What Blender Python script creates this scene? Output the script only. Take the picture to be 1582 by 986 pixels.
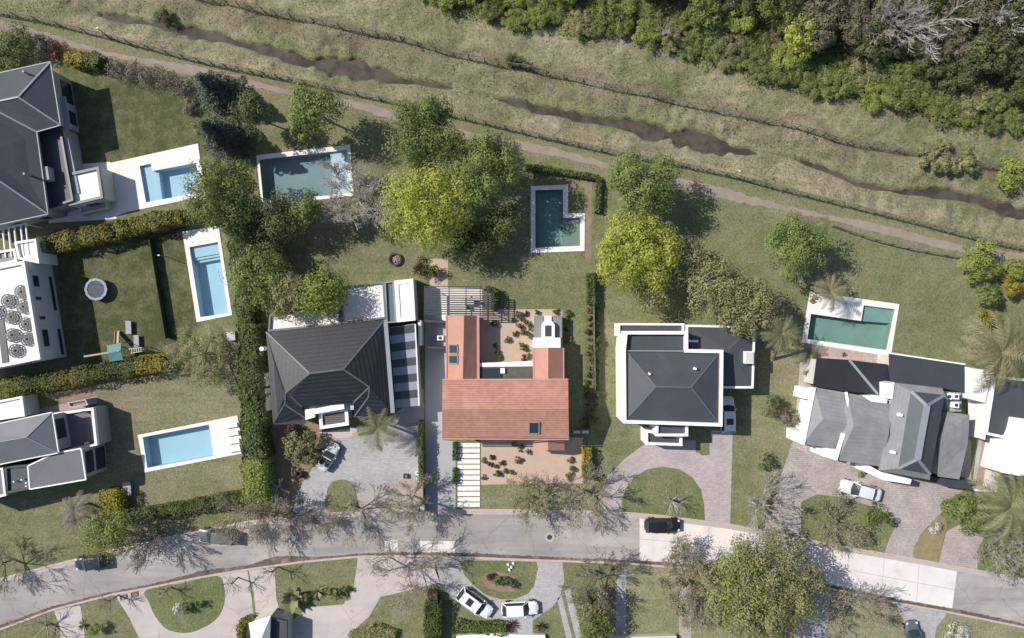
import bpy, bmesh, math, random
import numpy as np
from mathutils import Vector, Matrix
from mathutils.geometry import tessellate_polygon
random.seed(7); RNG = np.random.default_rng(7)
for o in list(bpy.data.objects): bpy.data.objects.remove(o)
scn = bpy.context.scene
COL = scn.collection
# ------------------------------------------------------------------ camera, light, exposure
S, HC, CX, CY = 0.083, 88.0, 791.0, 493.0        # ground metres per photo pixel, drone height, nadir point
cam = bpy.data.objects.new("camera", bpy.data.cameras.new("camera")); COL.objects.link(cam)
cam.location = (0, 0, HC); cam.data.sensor_width = 36; cam.data.lens = 36*HC/(1582*S); cam.data.clip_end = 3000
scn.camera = cam
SUN_EL, SUN_DIR = 44.5, Vector((0.934, -0.358))   # the way the shadows fall on the ground
w = bpy.data.worlds.new("World"); scn.world = w; w.use_nodes = True
sky = w.node_tree.nodes.new('ShaderNodeTexSky'); sky.sky_type = 'NISHITA'; sky.sun_disc = False
sky.sun_elevation = math.radians(SUN_EL)
sky.sun_rotation = math.atan2(-SUN_DIR.x, -SUN_DIR.y)
bg = w.node_tree.nodes['Background']; bg.inputs[1].default_value = 0.095
w.node_tree.links.new(sky.outputs[0], bg.inputs[0])
sun = bpy.data.objects.new("sun", bpy.data.lights.new("sun", 'SUN')); COL.objects.link(sun)
sun.data.energy = 4.2; sun.data.angle = math.radians(0.5); sun.data.color = (1.0, 0.945, 0.865)
e = math.radians(SUN_EL)
sun.rotation_euler = Vector((SUN_DIR.x*math.cos(e), SUN_DIR.y*math.cos(e), -math.sin(e))).to_track_quat('-Z', 'Y').to_euler()
scn.view_settings.view_transform = 'Standard'; scn.view_settings.look = 'None'
scn.view_settings.gamma = 1; scn.view_settings.use_curve_mapping = False
scn.view_settings.exposure = 0.35
# ------------------------------------------------------------------ helpers
def P(px, py, h=0.0):
    k = S*(HC-h)/HC
    return ((px-CX)*k, -(py-CY)*k)
def P3(px, py, h=0.0):
    x, y = P(px, py, h); return Vector((x, y, h))
def PP(pts, h=0.0): return [P(a, b, h) for a, b in pts]
def area2(p): return sum(p[i][0]*p[(i+1) % len(p)][1]-p[(i+1) % len(p)][0]*p[i][1] for i in range(len(p)))
def ccw(p): return list(p) if area2(p) > 0 else list(reversed(p))
def inset(p, d):
    p = ccw(p); n = len(p); out = []
    for i in range(n):
        a, b, c = Vector(p[i-1]), Vector(p[i]), Vector(p[(i+1) % n])
        u = (b-a).normalized(); v = (c-b).normalized()
        n1 = Vector((-u.y, u.x)); n2 = Vector((-v.y, v.x))
        k = 1+n1.dot(n2)
        m = (n1+n2)/max(k, 0.35)
        out.append(tuple(b+m*d))
    return out
def resample(p, step, closed=True):
    out = []; n = len(p)
    for i in range(n if closed else n-1):
        a, b = Vector(p[i]), Vector(p[(i+1) % n]); k = max(1, int((b-a).length/step))
        out += [tuple(a+(b-a)*j/k) for j in range(k)]
    if not closed: out.append(tuple(p[-1]))
    return out
def catmull(p, closed=False, k=6):
    n = len(p); out = []
    for i in range(n if closed else n-1):
        g = (lambda j: Vector(p[j % n])) if closed else (lambda j: Vector(p[min(max(j, 0), n-1)]))
        a, b, c, d = g(i-1), g(i), g(i+1), g(i+2)
        for j in range(k):
            t = j/k
            out.append(tuple(0.5*((2*b)+(c-a)*t+(2*a-5*b+4*c-d)*t*t+(-a+3*b-3*c+d)*t**3)))
    if not closed: out.append(tuple(p[-1]))
    return out
class MB:
    def __init__(s): s.v = []; s.f = []
    def face(s, pts):
        i = len(s.v); s.v += [tuple(q) for q in pts]; s.f.append(tuple(range(i, i+len(pts)))); return s
    def prism(s, p, z0, z1, top=True):
        p = ccw(p); n = len(p); i = len(s.v)
        s.v += [(a[0], a[1], z0) for a in p]+[(a[0], a[1], z1) for a in p]
        for k in range(n): s.f.append((i+k, i+(k+1) % n, i+n+(k+1) % n, i+n+k))
        if top: s.f.append(tuple(range(i+n, i+2*n)))
        s.f.append(tuple(reversed(range(i, i+n))))
        return s
    def box(s, x0, y0, z0, x1, y1, z1): return s.prism([(x0, y0), (x1, y0), (x1, y1), (x0, y1)], z0, z1)
    def bar(s, a, b, w, h):
        a, b = Vector(a), Vector(b); d = (b-a).normalized()
        sd = d.cross(Vector((0, 0, 1)))
        sd = sd.normalized() if sd.length > 1e-4 else Vector((1, 0, 0))
        up = sd.cross(d); sd = sd*w/2; up = up*h/2; i = len(s.v)
        for q in (a, b): s.v += [tuple(q-sd-up), tuple(q+sd-up), tuple(q+sd+up), tuple(q-sd+up)]
        s.f += [(i, i+1, i+2, i+3), (i+7, i+6, i+5, i+4)]+[(i+k, i+4+k, i+4+(k+1) % 4, i+(k+1) % 4) for k in range(4)]
        return s
    def tube(s, pts, rs, n=8, caps=True):
        i = len(s.v); m = len(pts)
        for k, q in enumerate(pts):
            q = Vector(q); d = (Vector(pts[min(k+1, m-1)])-Vector(pts[max(k-1, 0)])).normalized()
            u = d.cross(Vector((0.3, 0.2, 1)) if abs(d.z) < .9 else Vector((1, 0, 0))).normalized(); v = d.cross(u)
            r = rs[k] if hasattr(rs, '__len__') else rs
            s.v += [tuple(q+(u*math.cos(t)+v*math.sin(t))*r) for t in [2*math.pi*j/n for j in range(n)]]
        for k in range(m-1):
            for j in range(n): s.f.append((i+k*n+j, i+k*n+(j+1) % n, i+(k+1)*n+(j+1) % n, i+(k+1)*n+j))
        if caps: s.f += [tuple(reversed(range(i, i+n))), tuple(range(i+(m-1)*n, i+m*n))]
        return s
    def cyl(s, x, y, z0, z1, r, n=16, r2=None): return s.tube([(x, y, z0), (x, y, z1)], [r, r if r2 is None else r2], n)
    def ring(s, outer, inner, z0, z1):
        outer, inner = ccw(outer), ccw(inner); no = len(outer); i = len(s.v)
        allp = outer+inner
        tris = tessellate_polygon([[Vector((a[0], a[1], 0)) for a in outer], [Vector((a[0], a[1], 0)) for a in inner]])
        N = len(allp)
        s.v += [(a[0], a[1], z1) for a in allp]+[(a[0], a[1], z0) for a in allp]
        for t in tris:
            a, b, c = [Vector(allp[q]) for q in t]
            if (b-a).cross(c-a) < 0: t = (t[0], t[2], t[1])
            s.f.append(tuple(i+q for q in t))
        for k in range(no): s.f.append((i+N+k, i+N+(k+1) % no, i+(k+1) % no, i+k))
        ni = len(inner)
        for k in range(ni):
            a, b = no+k, no+(k+1) % ni; s.f.append((i+a, i+b, i+N+b, i+N+a))
        return s
    def ribbon(s, line, w0, w1, z):
        line = [Vector(q) for q in line]; n = len(line); i = len(s.v)
        for k in range(n):
            d = (line[min(k+1, n-1)]-line[max(k-1, 0)]).normalized(); nr = Vector((-d.y, d.x))
            a = w0[k] if hasattr(w0, '__len__') else w0; b = w1[k] if hasattr(w1, '__len__') else w1
            p, q = line[k]+nr*a, line[k]-nr*b; s.v += [(p.x, p.y, z), (q.x, q.y, z)]
        for k in range(n-1): s.f.append((i+2*k, i+2*k+1, i+2*k+3, i+2*k+2))
        return s
    def kerb(s, line, w, z0, z1):
        line = [Vector(q) for q in line]; n = len(line); L = []; R = []
        for k in range(n):
            d = (line[min(k+1, n-1)]-line[max(k-1, 0)]).normalized(); nr = Vector((-d.y, d.x))
            L.append(tuple(line[k]+nr*w/2)); R.append(tuple(line[k]-nr*w/2))
        return s.prism(R+L[::-1], z0, z1)
def org(o):
    v = Vector((0, 0, 0))
    while o: v = v+Vector(o.location); o = o.parent
    return v
def link_mesh(name, verts, faces, mat, parent=None, smooth=False, local=False):
    me = bpy.data.meshes.new(name)
    if parent is not None and not local:
        g = org(parent); verts = [(a[0]-g.x, a[1]-g.y, a[2]-g.z) for a in verts]
    me.from_pydata([tuple(map(float, q)) for q in verts], [], faces); me.update()
    me.materials.append(mat)
    if smooth:
        for p in me.polygons: p.use_smooth = True
    o = bpy.data.objects.new(name, me); COL.objects.link(o)
    if parent is not None: o.parent = parent
    return o
def part(name, mb, mat, parent, label=None, smooth=False, local=False):
    o = link_mesh(name, mb.v, mb.f, mat, parent, smooth, local)
    if label: o['label'] = label
    return o
def tag(o, label, cat, group=None):
    o['label'] = label; o['category'] = cat
    if group: o['group'] = group
    return o
def T(name, label, cat, loc=(0, 0, 0), group=None):
    o = bpy.data.objects.new(name, None); COL.objects.link(o); o.location = loc; o.empty_display_size = .3
    return tag(o, label, cat, group)
def struct(name, mb, mat):
    o = link_mesh(name, mb.v, mb.f, mat); o['kind'] = 'structure'; return o
def copy_tree(o, parent=None):
    c = o.copy(); COL.objects.link(c); c.parent = parent
    for ch in o.children: copy_tree(ch, c)
    return c
def np_mesh(name, verts, quads, mat, parent=None, tint=None, attr='tint'):
    me = bpy.data.meshes.new(name); n = len(verts); m = len(quads); k = quads.shape[1]
    me.vertices.add(n); me.vertices.foreach_set('co', verts.astype(np.float32).ravel())
    me.loops.add(m*k); me.loops.foreach_set('vertex_index', quads.astype(np.int32).ravel())
    me.polygons.add(m); me.polygons.foreach_set('loop_start', np.arange(0, m*k, k, dtype=np.int32))
    me.polygons.foreach_set('loop_total', np.full(m, k, dtype=np.int32))
    me.update(calc_edges=True)
    if tint is not None:
        a = me.attributes.new(attr, 'FLOAT', 'POINT'); a.data.foreach_set('value', tint.astype(np.float32))
    me.materials.append(mat)
    o = bpy.data.objects.new(name, me); COL.objects.link(o)
    if parent is not None: o.parent = parent
    return o
# ------------------------------------------------------------------ materials
def nodes(name):
    m = bpy.data.materials.new(name); m.use_nodes = True
    return m, m.node_tree.nodes, m.node_tree.links, m.node_tree.nodes['Principled BSDF']
def noise(N, L, vec, scale, detail=4, rough=.6):
    n = N.new('ShaderNodeTexNoise'); n.inputs['Scale'].default_value = scale
    n.inputs['Detail'].default_value = detail; n.inputs['Roughness'].default_value = rough
    L.new(vec, n.inputs['Vector']); return n.outputs[0]
def mathn(N, L, op, a, b=None, c=None, clamp=False):
    n = N.new('ShaderNodeMath'); n.operation = op; n.use_clamp = clamp
    for i, q in enumerate((a, b, c)):
        if q is None: continue
        if isinstance(q, (int, float)): n.inputs[i].default_value = q
        else: L.new(q, n.inputs[i])
    return n.outputs[0]
def maprange(N, L, v, a, b, c=0., d=1.):
    n = N.new('ShaderNodeMapRange'); L.new(v, n.inputs[0])
    for i, q in enumerate((a, b, c, d)): n.inputs[i+1].default_value = q
    return n.outputs[0]
def mixc(N, L, f, a, b, mode='MIX'):
    n = N.new('ShaderNodeMix'); n.data_type = 'RGBA'; n.blend_type = mode
    for sk, q in ((n.inputs[0], f), (n.inputs[6], a), (n.inputs[7], b)):
        if isinstance(q, (int, float)): sk.default_value = q
        elif isinstance(q, tuple): sk.default_value = (*q, 1) if len(q) == 3 else q
        else: L.new(q, sk)
    return n.outputs[2]
def M(name, col, rough=.8, var=.18, scale=.7, fine=6., bump=.0, spec=.3, metal=0., rows=None, stain=None, coat=0, brick=None, wear=None):
    m, N, L, B = nodes(name)
    tc = N.new('ShaderNodeTexCoord').outputs['Object']
    a = noise(N, L, tc, scale); b = noise(N, L, tc, fine, 3)
    f = mathn(N, L, 'ADD', mathn(N, L, 'MULTIPLY', a, .65), mathn(N, L, 'MULTIPLY', b, .35))
    f = maprange(N, L, f, .3, .7)
    lo = tuple(c*(1-var) for c in col); hi = tuple(min(1, c*(1+var)) for c in col)
    c = mixc(N, L, f, lo, hi)
    if stain: c = mixc(N, L, maprange(N, L, noise(N, L, tc, stain[1], 5, .7), stain[2], stain[2]+.18), c, stain[0])
    if wear:
        mp = N.new('ShaderNodeMapping'); mp.inputs['Scale'].default_value = (.06, .9, 1); mp.inputs['Rotation'].default_value = (0, 0, wear[1]); L.new(tc, mp.inputs[0])
        c = mixc(N, L, maprange(N, L, noise(N, L, mp.outputs[0], 1., 5, .65), .45, .62, 0., wear[0]), c, tuple(q*.72 for q in col))
        vo = N.new('ShaderNodeTexVoronoi'); vo.feature = 'DISTANCE_TO_EDGE'; vo.inputs['Scale'].default_value = .16; vo.inputs['Randomness'].default_value = 1.
        wv = N.new('ShaderNodeVectorMath'); wv.operation = 'ADD'; L.new(tc, wv.inputs[0]); nz = N.new('ShaderNodeTexNoise'); nz.inputs['Scale'].default_value = .8; L.new(tc, nz.inputs['Vector']); L.new(nz.outputs['Color'], wv.inputs[1]); L.new(wv.outputs[0], vo.inputs['Vector'])
        c = mixc(N, L, maprange(N, L, vo.outputs[0], .0, .012, .45, 0.), c, tuple(q*.45 for q in col))
        c = mixc(N, L, maprange(N, L, noise(N, L, tc, .9, 2, .4), .68, .75, 0., .4), c, tuple(q*.5 for q in col))
    if rows:
        sx = N.new('ShaderNodeSeparateXYZ'); L.new(tc, sx.inputs[0])
        src = {'z': sx.outputs[2], 'x': sx.outputs[0], 'y': sx.outputs[1]}[rows[0]]
        fr = mathn(N, L, 'FRACT', mathn(N, L, 'DIVIDE', src, rows[1]))
        g = mathn(N, L, 'LESS_THAN', fr, rows[3] if len(rows) > 3 else .25)
        c = mixc(N, L, mathn(N, L, 'MULTIPLY', g, rows[2]), c, tuple(q*.25 for q in col))
    if brick:
        bt = N.new('ShaderNodeTexBrick'); L.new(tc, bt.inputs['Vector'])
        bt.inputs['Scale'].default_value = 1; bt.inputs['Brick Width'].default_value = brick[0]; bt.inputs['Row Height'].default_value = brick[1]
        bt.inputs['Mortar Size'].default_value = brick[2]; bt.inputs['Color1'].default_value = ((.96, .96, .96, 1) if brick[3] > .9 else (.88, .88, .88, 1))
        bt.inputs['Color2'].default_value = (1.02, 1.02, 1.02, 1) if brick[3] > .9 else (1.1, 1.1, 1.1, 1); bt.inputs['Mortar'].default_value = (*(brick[3],)*3, 1)
        c = mixc(N, L, 1.0, c, bt.outputs[0], 'MULTIPLY')
    L.new(c, B.inputs['Base Color'])
    B.inputs['Roughness'].default_value = rough; B.inputs['Metallic'].default_value = metal
    B.inputs['Specular IOR Level'].default_value = spec; B.inputs['Coat Weight'].default_value = coat
    if bump:
        bn = N.new('ShaderNodeBump'); bn.inputs['Strength'].default_value = bump; bn.inputs['Distance'].default_value = .08
        L.new(b, bn.inputs['Height']); L.new(bn.outputs[0], B.inputs['Normal'])
    return m
def LEAF(name, a, b, trans=.25):
    m, N, L, B = nodes(name)
    at = N.new('ShaderNodeAttribute'); at.attribute_name = 'tint'
    oi = N.new('ShaderNodeObjectInfo')
    c = mixc(N, L, at.outputs['Fac'], a, b)
    v = mathn(N, L, 'ADD', mathn(N, L, 'MULTIPLY', oi.outputs['Random'], .25), .87)
    h = N.new('ShaderNodeHueSaturation'); L.new(c, h.inputs['Color']); L.new(v, h.inputs['Value'])
    L.new(h.outputs[0], B.inputs['Base Color']); B.inputs['Roughness'].default_value = .6; B.inputs['Specular IOR Level'].default_value = .25
    t = N.new('ShaderNodeBsdfTranslucent'); L.new(h.outputs[0], t.inputs[0])
    mx = N.new('ShaderNodeMixShader'); mx.inputs[0].default_value = trans
    L.new(B.outputs[0], mx.inputs[1]); L.new(t.outputs[0], mx.inputs[2])
    L.new(mx.outputs[0], N['Material Output'].inputs[0])
    return m
def WATER(name, tint, gloss=.05, rough=.06, deep=.0):
    m, N, L, B = nodes(name); N.remove(B)
    tr = N.new('ShaderNodeBsdfTransparent'); tr.inputs[0].default_value = (*tint, 1)
    gl = N.new('ShaderNodeBsdfGlossy'); gl.inputs['Roughness'].default_value = rough
    fr = N.new('ShaderNodeFresnel'); fr.inputs[0].default_value = 1.33
    bn = N.new('ShaderNodeBump'); bn.inputs['Strength'].default_value = .3
    tc = N.new('ShaderNodeTexCoord').outputs['Object']; L.new(noise(N, L, tc, 3, 3), bn.inputs['Height'])
    L.new(bn.outputs[0], gl.inputs['Normal']); L.new(bn.outputs[0], fr.inputs['Normal'])
    mx = N.new('ShaderNodeMixShader'); L.new(fr.outputs[0], mx.inputs[0]); L.new(tr.outputs[0], mx.inputs[1]); L.new(gl.outputs[0], mx.inputs[2])
    L.new(mx.outputs[0], N['Material Output'].inputs[0]); return m
def ground_mat():
    m, N, L, B = nodes('grass and earth')
    pos = N.new('ShaderNodeNewGeometry').outputs['Position']
    at = N.new('ShaderNodeAttribute'); at.attribute_name = 'zone'
    sp = N.new('ShaderNodeSeparateColor'); L.new(at.outputs['Color'], sp.inputs[0])
    dry, bare, lush = sp.outputs
    big = noise(N, L, pos, .12, 4, .6); mid = noise(N, L, pos, .7, 5, .65); fin = noise(N, L, pos, 3.5, 4, .7); vf = noise(N, L, pos, 9., 2, .7)
    dv = mathn(N, L, 'ADD', mathn(N, L, 'ADD', dry, .10), mathn(N, L, 'MULTIPLY', mathn(N, L, 'SUBTRACT', mid, .5), 1.1))
    dv = mathn(N, L, 'ADD', dv, mathn(N, L, 'MULTIPLY', mathn(N, L, 'SUBTRACT', big, .5), .9))
    mp = N.new('ShaderNodeMapping'); mp.inputs['Rotation'].default_value = (0, 0, .23); mp.inputs['Scale'].default_value = (.12, 1.1, 1); L.new(pos, mp.inputs[0])
    strk = noise(N, L, mp.outputs[0], 1.0, 4, .6)
    dv = mathn(N, L, 'ADD', dv, mathn(N, L, 'MULTIPLY', mathn(N, L, 'SUBTRACT', strk, .5), mathn(N, L, 'MULTIPLY', dry, 2.2)))
    dv = mathn(N, L, 'ADD', dv, mathn(N, L, 'MULTIPLY', mathn(N, L, 'SUBTRACT', fin, .5), .4), None, True)
    green = mixc(N, L, maprange(N, L, fin, .3, .7), (.092, .116, .046), (.17, .192, .086))
    green = mixc(N, L, lush, green, (.058, .068, .026))
    straw = mixc(N, L, maprange(N, L, fin, .3, .7), (.21, .185, .12), (.40, .355, .24))
    c = mixc(N, L, dv, green, straw)
    bv = mathn(N, L, 'ADD', bare, mathn(N, L, 'MULTIPLY', mathn(N, L, 'SUBTRACT', mid, .5), 1.4), None, True)
    bv = mathn(N, L, 'MULTIPLY', bv, mathn(N, L, 'MULTIPLY', bare, 2.2, None, True), None, True)
    earth = mixc(N, L, fin, (.11, .078, .056), (.25, .185, .14))
    c = mixc(N, L, bv, c, earth); c = mixc(N, L, maprange(N, L, noise(N, L, pos, 1.6, 4, .7), .58, .7, 0., .45), c, (.055, .06, .03))
    hs = N.new('ShaderNodeHueSaturation'); L.new(c, hs.inputs['Color'])
    L.new(maprange(N, L, vf, .2, .8, .80, 1.20), hs.inputs['Value'])
    L.new(hs.outputs[0], B.inputs['Base Color']); B.inputs['Roughness'].default_value = .95; B.inputs['Specular IOR Level'].default_value = .1
    bn = N.new('ShaderNodeBump'); bn.inputs['Strength'].default_value = .8; bn.inputs['Distance'].default_value = .12
    hh = mathn(N, L, 'ADD', fin, mathn(N, L, 'MULTIPLY', vf, .5)); L.new(hh, bn.inputs['Height']); L.new(bn.outputs[0], B.inputs['Normal'])
    return m
mGround = ground_mat()
mAsph = M('asphalt', (.30, .28, .268), .9, .16, .22, 14, .2, stain=((.42, .375, .355), .09, .46), wear=(.5, 0.))
mConc = M('concrete road', (.66, .615, .60), .9, .09, .35, 10, .1, stain=((.56, .51, .49), .3, .5))
mJoint = M('joint', (.40, .37, .36), .95)
mKerb = M('kerb concrete', (.44, .37, .33), .9, .15, 1)
mGutter = M('gutter mud', (.115, .085, .07), .8, .3, 1, stain=((.27, .2, .165), .6, .5))
mPaverP = M('pinkish pavers', (.40, .352, .343), .9, .16, .35, 5, .25, brick=(.42, .21, .02, .78))
mPaverG = M('grey pavers', (.37, .362, .368), .9, .14, .35, 5, .25, brick=(.42, .21, .02, .8))
mPaverB = M('brown stone paving', (.38, .335, .318), .9, .26, .5, 4, .4, brick=(.34, .25, .035, .8))
mPaleDr = M('pale drive concrete', (.46, .41, .395), .9, .14, .3, 8, .1, stain=((.37, .32, .305), .25, .55), wear=(.25, 1.2))
mGravP = M('pink gravel', (.47, .355, .285), .95, .1, .8, 14, .3)
mGravW = M('path gravel', (.27, .225, .185), .95, .2, .6, 10, .4)
mSoil = M('bed soil', (.24, .175, .125), .95, .3, 1, 8, .5)
mTan = M('tan tiles', (.30, .22, .155), .85, .14, .5, 6, brick=(.6, .6, .015, .7))
mDeck = M('pale pool deck', (.74, .70, .665), .75, .035, .5, 8, brick=(.6, .6, .012, .95))
mWhite = M('white render', (.78, .77, .75), .7, .05, .5)
mWall = M('off white wall', (.55, .53, .5), .8, .1, .6)
mGreyW = M('grey wall', (.33, .34, .35), .8, .12, .7)
mDarkM = M('dark metal', (.045, .048, .055), .45, .2, 1, spec=.5)
mGlass = M('window glass', (.03, .04, .05), .08, .1, 1, spec=.6)
mSlate = M('slate blue roof', (.05, .056, .068), .5, .14, .35, 9, .05, spec=.4, rows=('x', .45, .22, .12))
mSlateF = M('charcoal roof', (.060, .068, .078), .55, .16, .3, 9, .05, spec=.35, stain=((.082, .09, .10), .35, .55))
mGreyR = M('mid grey roof', (.145, .15, .165), .5, .10, .35, 9, .05, spec=.4, rows=('x', .4, .15, .12))
mTileD = M('dark tile roof', (.021, .0235, .027), .42, .3, .8, 7, .2, spec=.5, rows=('z', .19, .7, .3))
mShing = M('grey shingle roof', (.235, .235, .24), .85, .2, .7, 8, .3, rows=('z', .16, .12, .25))
mRidge = M('ridge cap', (.24, .27, .3), .5, .08)
mBrickR = M('red tile roof', (.42, .21, .16), .85, .2, 1.6, 14, .5, stain=((.49, .285, .225), .45, .5), rows=('z', .11, .3, .3))
mBrickE = M('red ridge', (.5, .27, .2), .8, .1)
mBlue = M('pool shell', (.46, .60, .69), .6, .05, .4)
mBlueD = M('pool shell teal', (.25, .32, .33), .6, .14, .4)
mLil = M('ledge', (.62, .66, .74), .6, .06)
wBlue = WATER('clear pool water', (.84, .93, .96)); wTeal = WATER('teal pool water', (.82, .91, .92)); wGreen = WATER('green pool water', (.80, .90, .87))
mGreenS = M('pool shell grey green', (.27, .36, .34), .6, .16, .5)
mMud, _N, _L, _B = nodes('creek water'); _B.inputs['Base Color'].default_value = (.085, .060, .050, 1); _B.inputs['Roughness'].default_value = .12; _L.new(mixc(_N, _L, maprange(_N, _L, noise(_N, _L, _N.new('ShaderNodeNewGeometry').outputs['Position'], .5, 4), .4, .6), (.055, .043, .034), (.10, .08, .063)), _B.inputs['Base Color'])
mBark = M('bark', (.16, .13, .105), .95, .3, 2); mBarkG = M('pale bark', (.40, .37, .34), .95, .3, 2); mBarkD = M('twig bark', (.20, .17, .14), .95, .3, 2)
mWood = M('fence wood', (.05, .04, .033), .8, .3, 2); mPost = M('fence post', (.17, .155, .14), .9, .2)
mTyre = M('tyre', (.015, .015, .016), .8); mRim = M('rim', (.4, .4, .42), .4, metal=.7); mRedL = M('tail lamp', (.3, .01, .01), .2); mHead = M('head lamp', (.6, .62, .65), .15, spec=.6)
lf = dict(
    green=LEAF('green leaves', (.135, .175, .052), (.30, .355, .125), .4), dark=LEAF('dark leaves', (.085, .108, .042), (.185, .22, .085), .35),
    lime=LEAF('lime leaves', (.285, .31, .055), (.53, .56, .13), .4), olive=LEAF('olive leaves', (.21, .21, .095), (.42, .41, .205), .4),
    blue=LEAF('blue conifer needles', (.085, .105, .078), (.20, .23, .17), .25), yellow=LEAF('yellow leaves', (.19, .17, .028), (.38, .32, .045)),
    brown=LEAF('brown leaves', (.15, .122, .10), (.31, .265, .22)), bronze=LEAF('bronze leaves', (.11, .11, .024), (.25, .215, .055)), vivid=LEAF('vivid green leaves', (.19, .235, .05), (.38, .43, .12), .38),
    hedge=LEAF('hedge leaves', (.062, .088, .026), (.165, .195, .06)), white=LEAF('white blossom', (.5, .5, .42), (.75, .75, .68)),
    grass=LEAF('dry grass', (.14, .148, .062), (.43, .39, .235), .35), purple=LEAF('purple leaves', (.06, .036, .036), (.15, .09, .08)),
    weed=LEAF('weeds', (.045, .052, .026), (.12, .128, .062)), palm=LEAF('palm leaflets', (.14, .155, .07), (.34, .34, .18)), drab=LEAF('dry palm', (.17, .155, .085), (.38, .34, .20)), red=LEAF('red leaves', (.15, .045, .045), (.24, .09, .08)),
    scrub=LEAF('scrub leaves', (.12, .15, .042), (.32, .36, .11), .38), scrubdark=LEAF('dark wood leaves', (.08, .096, .04), (.22, .24, .10), .38), twiggy=LEAF('dull twiggy leaves', (.15, .138, .088), (.30, .28, .18), .35))  # scrubdark is a darker green leaf colour for trees inside the wood
# ------------------------------------------------------------------ ground
def poly_sd(X, Y, poly):
    poly = np.array(poly); n = len(poly); d = np.full(X.shape, 1e9); ins = np.zeros(X.shape, bool)
    for i in range(n):
        x0, y0 = poly[i-1]; x1, y1 = poly[i]; dx, dy = x1-x0, y1-y0
        t = np.clip(((X-x0)*dx+(Y-y0)*dy)/(dx*dx+dy*dy+1e-9), 0, 1)
        d = np.minimum(d, np.hypot(X-x0-t*dx, Y-y0-t*dy))
        c = ((y0 > Y) != (y1 > Y)) & (X < (x1-x0)*(Y-y0)/((y1-y0) if abs(y1-y0) > 1e-9 else 1e-9)+x0); ins ^= c
    return np.where(ins, d, -d)
def vnoise(X, Y, sc, seed):
    r = np.random.default_rng(seed); G = r.random((256, 256)); x = X/sc+97.3; y = Y/sc+41.7
    xi = np.floor(x).astype(int); yi = np.floor(y).astype(int); fx = x-xi; fy = y-yi
    fx = fx*fx*(3-2*fx); fy = fy*fy*(3-2*fy); g = lambda a, b: G[(yi+b) % 256, (xi+a) % 256]
    return (g(0, 0)*(1-fx)+g(1, 0)*fx)*(1-fy)+(g(0, 1)*(1-fx)+g(1, 1)*fx)*fy
CREEK = [(150, 20, .3), (255, 38, .7), (330, 55, 1.3), (375, 66, .5), (430, 80, 1.5), (470, 93, .9), (510, 97, 2.0), (560, 108, 1.6), (620, 121, .9), (700, 134, .15), (780, 152, .5), (840, 168, 1.0), (900, 180, .7), (960, 190, 1.0),
         (1020, 203, 2.2), (1080, 215, 2.0), (1140, 230, 1.2), (1180, 236, .15), (1230, 243, .12), (1275, 258, .3), (1330, 283, .2), (1400, 296, .5), (1460, 296, 1.0), (1520, 308, 1.3), (1570, 325, 1.6), (1700, 350, 1.7)]
FEN_UP = [(250, -14), (330, 2), (390, 15), (450, 27), (560, 50), (620, 62), (700, 86), (770, 101), (820, 109), (900, 128), (1000, 149), (1060, 164), (1180, 187), (1250, 205), (1310, 221), (1420, 238), (1500, 252), (1600, 272)]
FEN_LO = [(-20, 18), (60, 33), (170, 60), (260, 84), (330, 101), (390, 113), (450, 125), (520, 140), (620, 162), (690, 178), (780, 199), (860, 218), (960, 240), (1030, 252), (1120, 271), (1180, 287), (1280, 312), (1400, 342), (1500, 368), (1600, 390)]
PATH = [(-20, 32), (40, 50), (100, 66), (200, 90), (290, 108), (400, 130), (440, 140), (540, 162), (610, 180), (700, 200), (790, 222), (860, 238), (950, 260), (1040, 280), (1120, 300), (1200, 318), (1260, 332), (1350, 353), (1450, 374), (1540, 392), (1610, 402)]
WOODEDGE = [(600, -60), (630, -10), (700, 18), (800, 42), (900, 52), (960, 55), (1020, 75), (1090, 98), (1150, 118), (1230, 138), (1300, 150), (1380, 165), (1460, 185), (1520, 198), (1620, 215)]
WOOD = WOODEDGE+[(1620, -260), (600, -260)]
def line_d(X, Y, pts):
    d = np.full(X.shape, 1e9); wv = np.zeros(X.shape)
    for (a, b) in zip(pts[:-1], pts[1:]):
        x0, y0 = P(a[0], a[1]); x1, y1 = P(b[0], b[1]); dx, dy = x1-x0, y1-y0
        t = np.clip(((X-x0)*dx+(Y-y0)*dy)/(dx*dx+dy*dy), 0, 1); dd = np.hypot(X-x0-t*dx, Y-y0-t*dy)
        if len(a) > 2: wv = np.where(dd < d, a[2]+(b[2]-a[2])*t, wv)
        d = np.minimum(d, dd)
    return d, wv
POOLS_IN = []   # filled below, before the ground is built
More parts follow.
